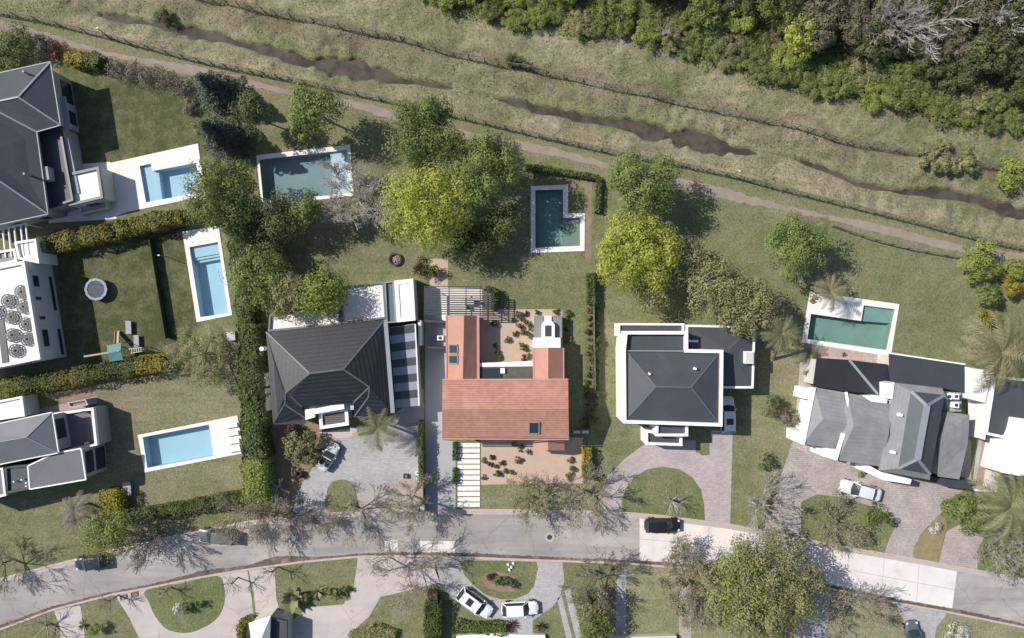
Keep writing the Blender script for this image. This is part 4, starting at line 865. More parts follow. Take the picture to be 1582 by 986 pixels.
def seg_mesh(seg, n=3):
    V = []; F = []
    A = np.array([list(s[0]) for s in seg]); B = np.array([list(s[1]) for s in seg]); r0 = np.array([s[2] for s in seg]); r1 = np.array([s[3] for s in seg])
    d = B-A; d /= np.linalg.norm(d, axis=1)[:, None]+1e-9
    ref = np.where(np.abs(d[:, 2:3]) > .9, np.array([[1, 0, 0]]), np.array([[0, 0, 1]])); u = np.cross(d, ref); u /= np.linalg.norm(u, axis=1)[:, None]; v = np.cross(d, u)
    rows = []
    for k in range(n):
        a = 2*math.pi*k/n; o = u*math.cos(a)+v*math.sin(a); rows.append((A+o*r0[:, None], B+o*r1[:, None]))
    V = np.stack([q for k in range(n) for q in rows[k]], 1).reshape(-1, 3); m = len(seg)
    base = (np.arange(m)*2*n)[:, None]
    Q = np.concatenate([base+np.array([[2*k, 2*((k+1) % n), 2*((k+1) % n)+1, 2*k+1]]) for k in range(n)]); return V, Q
def trunk_seg(seed, h, R, rad):
    r = random.Random(seed); seg = []; top = Vector((r.uniform(-.3, .3), r.uniform(-.3, .3), h*.45)); seg.append((Vector((0, 0, -.1)), top*.5, rad, rad*.85)); seg.append((top*.5, top, rad*.85, rad*.7))
    for i in range(7):
        a = i*.9+r.uniform(-.3, .3); e1 = top+Vector((math.cos(a)*R*.4, math.sin(a)*R*.4, h*.16)); e2 = e1+Vector((math.cos(a+.3)*R*.3, math.sin(a+.3)*R*.3, h*.14))
        seg += [(top*.8, e1, rad*.45, rad*.25), (e1, e2, rad*.25, .03), (e1, e1+Vector((math.cos(a-.8)*R*.3, math.sin(a-.8)*R*.3, h*.12)), rad*.2, .02)]
    return seg
SEED = [100]
def sd_(): SEED[0] += 1; return SEED[0]
def leafy(px, py, Rpx, h, kind, label, cat='tree', name='leafy_tree', group=None, leaf=.3, dens=1., low=False, bark=None, rz=None):
    hc = h*(.5 if low else .62); R = Rpx*S*(HC-hc)/HC*1.13; Rz = h*(.5 if low else .38)
    x, y = P(px, py, hc); s = sd_(); t = T(name, label, cat, (x, y, float(gz(x, y))), group)
    V, Q, ti = crown_data(s, R, Rz, hc, int((430*R*R+160)*dens*(.3/leaf)**1.2), leaf*.88, spread=.38); np_mesh('crown', V, Q, lf[kind], t, ti)
    V, Q = seg_mesh(trunk_seg(s, h, R, max(.05, .035*R+.03)), 6); np_mesh('trunk', V, Q, bark or mBark, t)
    return t
def shrub(px, py, Rpx, h, kind, label, name='shrub', cat='shrub', group=None, leaf=.2, dens=1.3, parts=True):
    R = Rpx*S; x, y = P(px, py, h*.6); s = sd_()
    V, Q, ti = crown_data(s, R, h*.5, h*.45, int((330*R*R+60)*dens*(.2/leaf)), leaf, ncl=int(8+R*R*5), spread=.45)
    if R < .75:
        o = np_mesh(name, V, Q, lf[kind], None, ti); o.location = (x, y, float(gz(x, y))); return tag(o, label, cat, group)
    t = T(name, label, cat, (x, y, float(gz(x, y))), group); np_mesh('foliage', V, Q, lf[kind], t, ti)
    sg = [(Vector((0, 0, 0)), Vector((math.cos(a)*R*.5, math.sin(a)*R*.5, h*.6)), .04, .02) for a in (0, 1.3, 2.6, 3.9, 5.2)]; V, Q = seg_mesh(sg, 5); np_mesh('stem', V, Q, mBark, t); return t
def bare(px, py, Rpx, h, label, bark=None, seed=None, foliage=None, fdens=.3, trunk=.17, levels=5, rz=0, up=.5, lean=(0, 0), group='street trees', start=.3, name='bare_tree', ns=3, tip=.018):
    hc = h*.62; R = Rpx*S*(HC-hc)/HC*1.12; x, y = P(px, py, hc); s = seed or sd_()
    sg = branches(s, h, R, trunk, levels, ns, start, upness=up, tip=tip)
    mx = np.percentile([math.hypot(q[1].x, q[1].y) for q in sg], 96); mz = max(q[1].z for q in sg)
    f1 = R/mx; f2 = h/mz; fix = lambda v: Vector((v.x*f1+lean[0]*v.z, v.y*f1+lean[1]*v.z, v.z*f2))
    sg = [(fix(a), fix(b), c, d) for a, b, c, d in sg]
    t = T(name, label, 'tree', (x-lean[0]*hc, y-lean[1]*hc, float(gz(x, y))), group)
    V, Q = seg_mesh(sg[:1], 7); np_mesh('trunk', V, Q, bark or mBark, t)
    V, Q = seg_mesh(sg[1:], 3); np_mesh('crown', V, Q, bark or mBark, t)
    if foliage:
        r = np.random.default_rng(s); E = np.array([list(q[1]) for q in sg if q[3] < .03 and q[1].z > h*.3]); n = int(len(E)*fdens*.36)
        pos = E[r.integers(0, len(E), n)]+r.normal(size=(n, 3))*.3; nrm = r.normal(size=(n, 3)); nrm[:, 2] = abs(nrm[:, 2])+.3
        V, Q = leaf_quads(pos, nrm, .17, r); np_mesh('foliage', V, Q, lf[foliage], t, np.repeat(r.random(n), 4))
    return t
def hedge(pts, wpx, h, kinds, label, name='hedge', group=None, leaf=.2, dens=1.):
    """clipped row following photo points, kinds = one leaf kind or a list giving runs along it"""
    line = resample(PP(pts, h*.8), .5, False); r = np.random.default_rng(sd_()); w_ = wpx*S/2
    if isinstance(kinds, str): kinds = [kinds]
    cx, cy = cent(line); t = T(name, label, 'hedge', (cx, cy, 0), group); L = np.array(line)-np.array([cx, cy]); n = len(L)
    for ki, kind in enumerate(kinds):
        a, b = int(n*ki/len(kinds)), max(int(n*(ki+1)/len(kinds)), int(n*ki/len(kinds))+2); b = min(b+1, n)
        seg = L[a:b]; m = len(seg); length = np.linalg.norm(np.diff(seg, axis=0), axis=1).sum()
        N = int(length*(2*h+2*w_)*62*dens); i = r.integers(0, m-1, N); f = r.random(N)[:, None]
        p = seg[i]*(1-f)+seg[i+1]*f; d = seg[i+1]-seg[i]; d /= np.linalg.norm(d, axis=1)[:, None]+1e-9; nr = np.stack([-d[:, 1], d[:, 0]], 1)
        wob = 1+.22*(vnoise(p[:, 0]+cx, p[:, 1]+cy, .9, 5)-.5)*2; hh = h*(.92+.22*(vnoise(p[:, 0]+cx, p[:, 1]+cy, 1.1, 6)-.5)*2)
        perim = 2*h+2*w_; s = r.random(N)*perim; top = s < 2*w_
        off = np.where(top, s-w_, np.where(r.random(N) < .5, -w_, w_)); zz = np.where(top, hh, r.random(N)*hh)
        off = off*wob*(1+r.normal(size=N)*.07); zz = zz+r.normal(size=N)*.07-np.where(top, (np.abs(off)/w_)**3*.3*h*.3, 0)
        pos = np.column_stack([p+nr*off[:, None], np.maximum(zz, .05)]); nrm = np.where(top[:, None], np.array([[0, 0, 1.]]), np.column_stack([nr*np.sign(off)[:, None], np.full(N, .5)]))+r.normal(size=(N, 3))*.5
        V, Q = leaf_quads(pos, nrm, leaf, r, .75); cl = vnoise(p[:, 0]+cx+off, p[:, 1]+cy, .5, 9)
        ti = np.repeat(np.clip(cl*.7+r.random(N)*.5-.1, 0, 1), 4)
        core = MB().kerb([(q[0], q[1]) for q in seg], w_*1.15, 0, h*.7)
        np_mesh('foliage', V, Q, lf[kind], t, ti)
        part('hedge_core', core, lf[kind], t, local=True)
    return t
def conifer(px, py, Rpx, h, label, kind='blue'):
    x, y = P(px, py, h*.5); R = Rpx*S; r = np.random.default_rng(sd_()); t = T('conifer', label, 'tree', (x, y, 0))
    P_ = []; N_ = []
    nb = 150
    for i in range(nb):
        f = (i+.5)/nb; zz = h*(1-f*.9); L = R*(f**.8)*(.75+.5*r.random())+.15; a = i*2.399+r.random()*.5; k = int(16+L*42)
        s = r.random(k)**.7*L; side = r.normal(size=k)*.17*(.5+L*.5-s*.2)
        P_.append(np.column_stack([np.cos(a)*s-np.sin(a)*side, np.sin(a)*s+np.cos(a)*side, zz-s*.35+r.normal(size=k)*.06]))
    pos = np.concatenate(P_); nrm = r.normal(size=pos.shape)*.6; nrm[:, 2] += 1
    V, Q = leaf_quads(pos, nrm, .28, r, .45); np_mesh('crown', V, Q, lf[kind], t, np.repeat(r.random(len(pos)), 4))
    part('trunk', MB().tube([(0, 0, -.1), (0, 0, h*.95)], [.2, .03], 8), mBark, t, local=True); return t
def palm(px, py, Rpx, h, label, kind='palm', nf=26, base=None, name='palm_tree', wid=.25, upright=.6, trunk=.16, cat='palm'):
    R = Rpx*S*(HC-h)/HC; x, y = P(px, py, h); bx, by = base and P(*base) or (x, y); t = T(name, label, cat, (bx, by, 0)); r = random.Random(sd_())
    top = Vector((x-bx, y-by, h)); V = []; Q = []; ti = []
    m = MB(); part('trunk', MB().tube([(0, 0, -.1), tuple(top*.5), tuple(top)], [trunk*1.2, trunk, trunk], 9), mBark, t, local=True)
    for i in range(nf):
        a = i*2.399+r.uniform(-.2, .2); el = r.uniform(-.15, 1.0)*upright+.1; L = R*r.uniform(.85, 1.12)*(1.15 if el < .3 else 1.0); p = top.copy(); seg = 9; pts = [p.copy()]
        for k in range(seg):
            e_ = el-(k/seg)**1.3*1.3; p = p+Vector((math.cos(a)*math.cos(e_), math.sin(a)*math.cos(e_), math.sin(e_)))*L*1.15/seg; pts.append(p.copy())
        side = Vector((-math.sin(a), math.cos(a), 0)); tn = r.random()
        for k in range(seg):
            for j in range(3):
                q = pts[k].lerp(pts[k+1], j/3); f = (k+j/3)/seg; wl_ = wid*L*.62*math.sin(math.pi*min(1, .12+f*.88))**.6; fw = (pts[k+1]-pts[k]).normalized()
                for sgn in (-1, 1):
                    e1 = q+side*sgn*wl_+fw*wl_*r.uniform(.5, 1.0)-Vector((0, 0, wl_*.35)); b0 = len(V); dw = fw*L*.0125
                    V += [tuple(q-dw), tuple(q+dw), tuple(e1+dw*.3), tuple(e1-dw*.3)]; Q.append((b0, b0+1, b0+2, b0+3)); ti += [min(1, max(0, tn*.6+r.random()*.4))]*4
    np_mesh('fronds', np.array(V), np.array(Q), lf[kind], t, np.array(ti)); return t
def rosette(px, py, Rpx, h, kind, label, n=26, wid=.22, cat='plant', name='spiky_plant', group=None):
    R = Rpx*S; x, y = P(px, py, h*.5); r = random.Random(sd_()); V = []; Q = []; ti = []
    for i in range(n):
        a = i*2.399; el = r.uniform(.1, 1.2); L = R*r.uniform(.8, 1.1); d = Vector((math.cos(a)*math.cos(el), math.sin(a)*math.cos(el), math.sin(el)*h/max(R, .1)*.9)); sd = Vector((-math.sin(a), math.cos(a), 0))*R*wid*.5
        p0 = Vector((0, 0, .05)); p1 = d*L*.55; p2 = d*L-Vector((0, 0, .12*L)); b = len(V)
        V += [tuple(p0-sd*.5), tuple(p0+sd*.5), tuple(p1+sd), tuple(p1-sd), tuple(p2+sd*.1), tuple(p2-sd*.1)]; Q += [(b, b+1, b+2, b+3), (b+3, b+2, b+4, b+5)]; ti += [r.random()]*6
    V = [(v[0], v[1], max(.03, v[2])) for v in V]
    o = np_mesh(name, np.array(V), np.array(Q), lf[kind], None, np.array(ti)); o.location = (x, y, .02); return tag(o, label, cat, group)
exec_marker = 0
# ------------------------------------------------------------------ trees in the gardens
leafy(487, 165, 40, 10, 'green', 'tall bright green tree above the grey teal pool, its crown reaching over the gravel path', dens=1.1)
leafy(470, 200, 20, 7, 'vivid', 'light green young tree just above the left corner of the grey teal pool')
conifer(328, 135, 36, 8, 'dark blue green conifer nearest the path, upper one of two beside the dark lawn')
conifer(334, 205, 36, 8.5, 'dark blue green conifer just left of the grey teal pool, lower one of two')
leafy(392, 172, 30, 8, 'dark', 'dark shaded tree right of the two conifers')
leafy(340, 300, 56, 10, 'green', 'broad dense green tree between the white pool decks and the grey teal pool', dens=1.4)
leafy(385, 345, 34, 7, 'dark', 'dark tree at the lower right side of the broad green tree between the pools')
leafy(430, 335, 38, 7, 'dark', 'dark tree at the lower left corner of the grey teal pool')
leafy(476, 322, 24, 8, 'green', 'small upright green tree at the lower edge of the grey teal pool')
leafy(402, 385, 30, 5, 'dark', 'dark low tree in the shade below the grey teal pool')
leafy(655, 205, 60, 12, 'green', 'large mid green tree by the gravel path above the lime yellow tree', dens=1.2)
leafy(660, 318, 68, 11, 'lime', 'large lime yellow tree behind the black tiled house, left one of the two lime trees', dens=1.2)
leafy(752, 258, 52, 12, 'green', 'mid green tree between the lime yellow tree and the dark teal pool', dens=1.2)
leafy(772, 350, 34, 5.5, 'dark', 'dark green tree just left of the dark teal pool', dens=1.1)
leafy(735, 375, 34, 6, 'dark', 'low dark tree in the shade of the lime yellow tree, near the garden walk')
leafy(990, 282, 54, 10, 'green', 'round mid green tree touching the gravel path at the centre right', dens=1.4)
leafy(985, 388, 66, 9.5, 'lime', 'wide lime yellow tree right of the dark teal pool', dens=1.3)
leafy(1052, 405, 38, 7, 'olive', 'thin olive tree at the right side of the wide lime tree', dens=.7)
leafy(1010, 455, 34, 6, 'olive', 'sparse olive tree behind the white walled house, below the wide lime tree', dens=.6)
leafy(1112, 446, 50, 8, 'olive', 'grey olive tree behind the white walled house, left one of a pair', dens=.8)
leafy(1158, 474, 50, 8, 'olive', 'grey olive tree over the low right wing of the white walled house', dens=1.)
leafy(1232, 380, 50, 8.5, 'green', 'pale green tree standing alone on the right lawn by the yard fence', dens=1.2, leaf=.26)
leafy(1512, 404, 31, 4.6, 'vivid', 'round bright green tree at the right end of the yard fence', dens=1.3)
leafy(1572, 415, 20, 4, 'vivid', 'small bright green tree at the right edge below the gravel path', dens=1.3)
leafy(1566, 440, 17, 3, 'yellow', 'small yellow green tree at the right edge, just below a bright green one', dens=1.3)
leafy(1527, 455, 20, 3.5, 'green', 'mid green shrubby tree below the round bright green one on the right', low=True)
shrub(1530, 492, 20, 3, 'yellow', 'yellow shrub above the dry feather palm on the right', leaf=.22)
leafy(400, 428, 48, 8.5, 'green', 'green tree beside the tall hedge, left one of the trees above the black tiled house', dens=1.1)
leafy(442, 458, 36, 8, 'olive', 'olive green tree hanging over the rear terrace of the black tiled house', dens=1.2)
leafy(497, 452, 40, 8.5, 'vivid', 'fresh green tree over the rear terrace, right one above the black tiled house', dens=.95)
leafy(1185, 912, 92, 9, 'olive', 'very large green olive tree hiding the street kerb at the lower right', dens=1.0)
leafy(1150, 905, 60, 8.2, 'vivid', 'bright green leafing tree beside the very large one at the lower right', dens=.5)
leafy(160, 832, 38, 6.5, 'green', 'light green street tree half covering the dark parked car at lower left', dens=.35)
leafy(175, 815, 30, 7.5, 'vivid', 'yellowish green tree between the street and the yellow hedge at lower left', dens=.45)
leafy(308, 548, 52, 5.5, 'olive', 'pale feathery tree on the lawn between the lower left hedges', dens=.5, leaf=.2)
leafy(1495, 790, 32, 4, 'green', 'dense rounded dark green tree beside the big palm at the lower right', dens=1.5, low=True)
shrub(20, 62, 30, 4, 'dark', 'dark bush at the top left corner'); shrub(5, 95, 25, 3, 'dark', 'dark shaded bush above the dark hipped house roof')
shrub(58, 66, 22, 3, 'brown', 'brown bush above the ridge of the dark hipped house'); shrub(90, 72, 12, 2.6, 'red', 'dark red bush beside the brown one above the dark hipped house'); shrub(86, 87, 9, 2, 'red', 'small red bush touching the yellow hedge at upper left')
hedge([(98, 88), (150, 92)], 20, 2.4, ['yellow', 'hedge'], 'yellow and green hedge at the top of the dark lawn, upper left')
for i, (x, y) in enumerate(((178, 105), (205, 108), (232, 116), (258, 124), (282, 130))):
    shrub(x, y, 20, 2.8, 'brown', ['greyish brown bush at the left end', 'second bush from the left', 'middle bush', 'fourth bush from the left', 'rightmost bush'][i]+' of the brown row by the gravel path', group='brown bushes along the gravel path', dens=.9, leaf=.16)
shrub(290, 165, 16, 1.6, 'brown', 'light brown low bush at the right end of the dark lawn', leaf=.14); shrub(310, 195, 18, 2.4, 'olive', 'olive bush left of the lower conifer')
leafy(1450, 240, 32, 2.2, 'olive', 'wide spreading green bush in the canal strip near the upper fence', low=True, cat='shrub', name='spreading_bush'); leafy(1490, 250, 22, 2.2, 'olive', 'olive bush right of the wide spreading one in the canal strip', low=True, cat='shrub', name='spreading_bush')
leafy(1567, 268, 26, 3, 'vivid', 'spiky green bush at the right edge in the canal strip', low=True, cat='shrub', name='spreading_bush')
shrub(793, 92, 15, 1.8, 'weed', 'dark round bush growing on the upper canal fence'); shrub(815, 103, 9, 1.2, 'weed', 'small dark bush just right of the round one on the upper canal fence')
shrub(250, 20, 16, 1.6, 'weed', 'dark scrubby bush near the top edge above the creek'); shrub(668, 420, 14, 2.4, 'dark', 'dark bush beside the fire pit and the garden walk')
shrub(648, 410, 14, 2.0, 'purple', 'purple leaved bush between the fire pit and the garden walk')
leafy(470, 690, 30, 3, 'olive', 'yellow green bushy tree in the bed beside the silver convertible', low=True, dens=1.3); shrub(448, 668, 18, 2, 'purple', 'purplish bush at the lower left corner of the black tiled house'); shrub(463, 736, 9, .9, 'purple', 'small dark bush in the bare bed below the yellow green bushy tree')
shrub(1200, 628, 19, 2.6, 'dark', 'dark green bush left of the shingled house'); shrub(1222, 642, 18, 1.8, 'brown', 'brown bush touching the white gable wall of the shingled house'); shrub(1185, 714, 13, 2.4, 'dark', 'dark clipped ball bush on the lawn between two driveways')
shrub(1256, 550, 8, 1.2, 'vivid', 'upper one of two small round bushes by the pool of the shingled house'); shrub(1246, 576, 8, 1.2, 'vivid', 'lower one of two small round bushes by the pool of the shingled house')
shrub(146, 976, 12.5, 2.2, 'vivid', 'bright green clipped ball bush near the lower left driveway', dens=2.2, leaf=.14)
shrub(1350, 795, 18, 2, 'green', 'green bush right of the weeping shrub on the verge below the silver sedan'); shrub(1375, 803, 12, 1.6, 'dark', 'dark round flowering bush at the right end of the verge below the silver sedan')
shrub(1448, 816, 11, 1.3, 'white', 'white blossoming bush on the dry verge between two stone driveways', leaf=.14); shrub(1480, 980, 22, 1.5, 'white', 'pale silvery bush at the lower edge right of the last driveway', leaf=.14, dens=.8)
shrub(1310, 702, 5, .6, 'brown', 'small brown bush by the white front wing of the shingled house'); shrub(1333, 730, 8, .8, 'green', 'small green bush by the porch of the shingled house')
for i, (x, y, k) in enumerate(((758, 893, 'purple'), (768, 899, 'green'), (781, 899, 'dark'), (791, 903, 'dark'))): shrub(x, y, 8, 1.2, k, ['purple bush at the left end', 'green bush second from left', 'dark bush second from right', 'dark bush at the right end'][i]+' of the oval lawn bed')
for i, (x, y, rr_) in enumerate(((272, 942, 9), (291, 939, 13), (305, 933, 9))): shrub(x, y, rr_, 1.6, ['white', 'dark', 'green'][i], ['white flowering bush', 'dark middle bush', 'green right hand bush'][i]+' on the half round lawn at lower left')
# hedges
hedge([(62, 380), (110, 370), (160, 360), (215, 347), (280, 333)], 24, 2.6, 'bronze', 'long bronze yellow hedge below the white deck of the L shaped blue pool', leaf=.26)
hedge([(-10, 603), (40, 594), (90, 588), (140, 577), (200, 567), (252, 560)], 25, 2.6, ['bronze', 'hedge', 'bronze', 'hedge', 'hedge', 'yellow'], 'patchy yellow and green hedge between the two left hand lawns')
hedge([(362, 352), (368, 420), (380, 500)], 22, 3.2, 'hedge', 'green hedge along the right side of the long narrow pool')
hedge([(383, 500), (384, 580), (389, 660), (394, 775)], 32, 4.2, ['hedge', 'hedge', 'hedge', 'vivid'], 'tall thick green hedge between the rectangular pool and the black tiled house', leaf=.26, dens=.8)
hedge([(170, 757), (172, 795)], 27, 2.4, 'yellow', 'yellow block hedge beside the small outdoor table at lower left'); hedge([(186, 800), (260, 790), (320, 780), (384, 765)], 19, 1.8, ['hedge', 'hedge', 'hedge', 'hedge'], 'green hedge between the lower left lawn and the street')
hedge([(669, 930), (667, 1000)], 24, 2.6, 'hedge', 'thick green hedge running off the lower edge left of the white cars')
hedge([(704, 968), (745, 972), (782, 972)], 18, .9, 'hedge', 'low green hedge between the white cars and the white flat roof')
hedge([(372, 1005), (371, 966), (382, 959), (394, 958)], 10, 1.3, 'bronze', 'small brownish hedge beside the white pavilion'); hedge([(812, 258), (860, 264), (926, 274), (923, 328)], 8, 1.1, 'dark', 'dark hedge wrapping the upper right corner of the dark teal pool garden')
hedge([(913, 422), (914, 470)], 12, 1.6, 'hedge', 'dark hedge below the wide lime tree, on the line between two lawns'); hedge([(907, 692), (909, 740)], 13, 1.8, ['yellow', 'hedge'], 'yellow green hedge at the right side of the front gravel garden')
hedge([(702.5, 684), (702.5, 712)], 6, .9, 'hedge', 'upper one of two narrow hedges left of the pale stepped walk'); hedge([(702.5, 724), (702.5, 748)], 6, .9, 'hedge', 'lower one of two narrow hedges left of the pale stepped walk')
hedge([(650, 652), (651, 745)], 7, 2.0, 'hedge', 'thin hedge between the grey paved driveway and the light concrete drive')
hedge([(750, 445), (765, 450), (763, 480)], 9, 1.6, 'dark', 'dark hedge wrapping the outer end of the black pergola')
hedge([(540, 990), (580, 975), (610, 985)], 20, 1.0, 'olive', 'low shaggy hedge at the lower edge left of the thick green hedge')
leafy(915, 935, 30, 5, 'olive', 'drooping olive green tree at the lower edge right of the two strip paths', dens=1.0); leafy(925, 975, 28, 5, 'green', 'green tree at the lower edge beside the grey path')
# garden plants
r = random.Random(3); n = 0
GP = [(798, 485), (805, 490), (795, 495), (812, 485), (803, 503), (812, 498), (818, 505), (815, 515), (820, 520), (806, 512), (795, 515), (785, 525), (806, 535), (812, 540), (809, 553), (815, 550), (768, 545), (772, 552), (766, 535), (764, 500), (876, 495), (878, 485), (874, 510), (878, 525), (830, 483), (860, 483),
      (748, 712), (756, 718), (765, 722), (775, 716), (768, 735), (748, 738), (790, 730), (800, 712), (882, 712), (884, 724), (878, 736), (795, 688), (805, 693), (815, 698), (760, 708), (779, 728)]
for i, (x, y) in enumerate(GP):
    front = y > 600
    shrub(x, y, r.uniform(4.2, 7), r.uniform(.4, .9), r.choice(['dark', 'hedge', 'green', 'dark', 'hedge', 'purple']), 'small low shrub growing in the pinkish gravel '+('in front of' if front else 'behind')+' the red roofed house', group='small shrubs in the '+('front garden' if front else 'courtyard garden'), leaf=.14, dens=2)
for i in range(17):
    y = 480+i*11; shrub(908+r.uniform(-3, 3), y, r.uniform(4, 7), r.uniform(.5, 1.1), r.choice(['hedge', 'green', 'dark', 'yellow', 'hedge']), 'small mixed shrub in the bed along the right side of the red roofed house', group='shrubs in the bed right of the red roofed house', leaf=.14, dens=1.8)
for i in range(15):
    y = 478+i*12; shrub(920+r.uniform(-2, 2), y, r.uniform(7, 10), r.uniform(1, 1.6), 'dark', 'dark bushy plant in the boundary row between the red roofed and white walled houses', group='dark boundary row', leaf=.17)
# palms and big leaved plants
palm(583, 662, 34, 4.5, 'green feather palm at the front corner of the black tiled house', nf=30); palm(1283, 450, 28, 4, 'drooping palm at the upper left corner of the green stepped pool', nf=24, kind='drab')
palm(1208, 516, 30, 6, 'tall leaning palm between the white walled house and the green stepped pool', base=(1195, 556), nf=26); palm(1548, 545, 56, 5.5, 'big dry looking feather palm over the flat charcoal roof at the right edge', kind='drab', nf=34, trunk=.3)
palm(1562, 785, 52, 4.5, 'big green palm at the right edge beside the rounded dark green tree', nf=38, trunk=.35, upright=.8); palm(115, 788, 26, 3, 'greyish palm with long shadow on the lawn at lower left', kind='brown', nf=24); palm(112, 806, 18, 2.4, 'smaller greyish palm just below another on the lower left lawn', kind='brown', nf=20)
rosette(450, 928, 27, 2.6, 'palm', 'banana plant with wide leaves beside the white pavilion', n=11, wid=.42, cat='banana plant', name='banana_plant'); rosette(488, 917, 16, 1.6, 'drab', 'star shaped pale agave in the bed between the lower driveways', n=20, wid=.16, cat='agave', name='agave')
for i, (x, y, k) in enumerate(((455, 922, 'dark'), (508, 912, 'bronze'), (518, 922, 'hedge'), (530, 912, 'dark'), (472, 925, 'bronze'))): shrub(x, y, 8, 1.7, k, ['dark tuft behind the banana plant', 'bronze bush right of the pale agave', 'green bush third from the banana plant', 'dark bush at the right end of the banana bed', 'bronze bush left of the pale agave'][i])
rosette(791, 968, 13, 1.4, 'purple', 'dark purple spiky plant below the white cars, left one of two', n=34, wid=.1, cat='cordyline'); rosette(836, 970, 13, 1.4, 'purple', 'dark purple spiky plant below the white cars, right one of two', n=34, wid=.1, cat='cordyline')
rosette(126, 968, 12, 1.0, 'dark', 'dark spiky plant beside the bright clipped ball bush', n=22, wid=.12); rosette(1305, 548, 6, .5, 'purple', 'purple spiky plant on the pink patio below the green stepped pool', n=16, wid=.15)
# ------------------------------------------------------------------ leafless street trees
mB2 = M('warm bark', (.33, .28, .225), .95, .3, 2)
bare(545, 300, 52, 6.5, 'leafless grey tree at the lower right corner of the grey teal pool', mBarkG, group=None, levels=6, tip=.022)
bare(415, 805, 44, 6, 'bare street tree nearest the tall thick hedge, with a few olive leaves', mB2, foliage='olive', fdens=.25)
bare(372, 800, 42, 6, 'bare street tree over the right end of the green street hedge', mB2, foliage='olive', fdens=.35)
bare(468, 800, 30, 5, 'small bare street tree left of the mown oval in the grey driveway', mBarkD)
bare(528, 792, 44, 6.5, 'bare street tree over the mown oval in the grey driveway', mB2, foliage='olive', fdens=.15)
bare(632, 778, 44, 6, 'bare street tree in front of the thin driveway hedge', mB2, foliage='olive', fdens=.6)
bare(820, 776, 36, 5.5, 'street tree with olive buds right of the pale stepped walk', mB2, foliage='olive', fdens=1.0)
bare(905, 768, 46, 6.5, 'bare street tree left of the round driveway lawn', mB2, foliage='olive', fdens=.3, tip=.02)
bare(625, 888, 62, 6.5, 'wide bare tree on the lower side of the street left of the white cars', mB2, foliage='olive', fdens=.25, tip=.02)
bare(925, 900, 50, 6.5, 'bare tree on the lower side of the street right of the white cars', mBarkD, foliage='olive', fdens=.15)
bare(1068, 903, 62, 7, 'big brown bare tree left of the very large olive tree at the lower right', mB2, foliage='olive', fdens=.7, levels=6, tip=.02)
bare(1322, 940, 52, 6, 'pale brown bare tree at the lower edge, right of the very large olive tree', mB2, foliage='olive', fdens=.35, tip=.02)
bare(1185, 785, 48, 6, 'pale bare tree beside the stone driveway, crowned over the kerb', mBarkG, foliage='olive', fdens=.2, lean=(.25, .05), tip=.02)
bare(1306, 812, 42, 4, 'weeping brown shrub tree on the verge below the silver sedan', mB2, foliage='olive', fdens=1.0, lean=(.2, 0), up=.2)
bare(1552, 862, 34, 4.5, 'sparse pale tree at the right edge beside the street', mBarkG, foliage='olive', fdens=.8); bare(1570, 825, 24, 3, 'bare low tree just below the big green palm', mBarkG)
bare(-14, 880, 44, 6, 'bare tree cut by the left edge, shading the asphalt', mBarkD); bare(225, 838, 36, 6.5, 'leafless tree right of the light green street tree at lower left', mBarkD, tip=.02)  # second tree is added where only a tree shadow lies on the asphalt
bare(358, 902, 16, 3.4, 'small pruned tree at the right corner of the half round lawn', mBarkD, levels=3, start=.5, trunk=.1); bare(420, 885, 16, 3.4, 'small pruned tree on the kerb between two lower driveways', mBarkD, levels=3, start=.5, trunk=.1)
bare(168, 930, 15, 3.4, 'small pruned tree left of the half round lawn', mBarkD, levels=3, start=.5, trunk=.1); bare(255, 915, 14, 2.6, 'small bare tree inside the half round lawn', mBarkD, levels=3, start=.5, trunk=.1)
bare(1038, 776, 20, 3, 'small bare tree at the lower edge of the round driveway lawn', mBarkG, levels=3, start=.5, trunk=.13); bare(425, 755, 18, 3, 'bare shrub in the shade beside the tall thick hedge', mBarkG, levels=3)
bare(60, 975, 38, 3.5, 'bare scrubby tree on the grass in the lower left corner', mB2, foliage='olive', fdens=.5, levels=3, group=None)
bare(1440, 25, 56, 8, 'leafless white barked tree in the wood near the top right', M('white bark', (.5, .48, .45), .9), group=None, tip=.025, levels=4); bare(1385, 30, 42, 8, 'leafless grey tree left of the white barked one in the wood', mBarkG, group=None, tip=.02)
bare(1570, 20, 36, 7, 'leafless pale tree at the top right corner of the wood', M('white bark', (.5, .48, .45), .9), group=None, tip=.025); bare(1030, 45, 18, 5, 'small leafless grey tree at the front of the wood', mBarkG, group=None, levels=3)
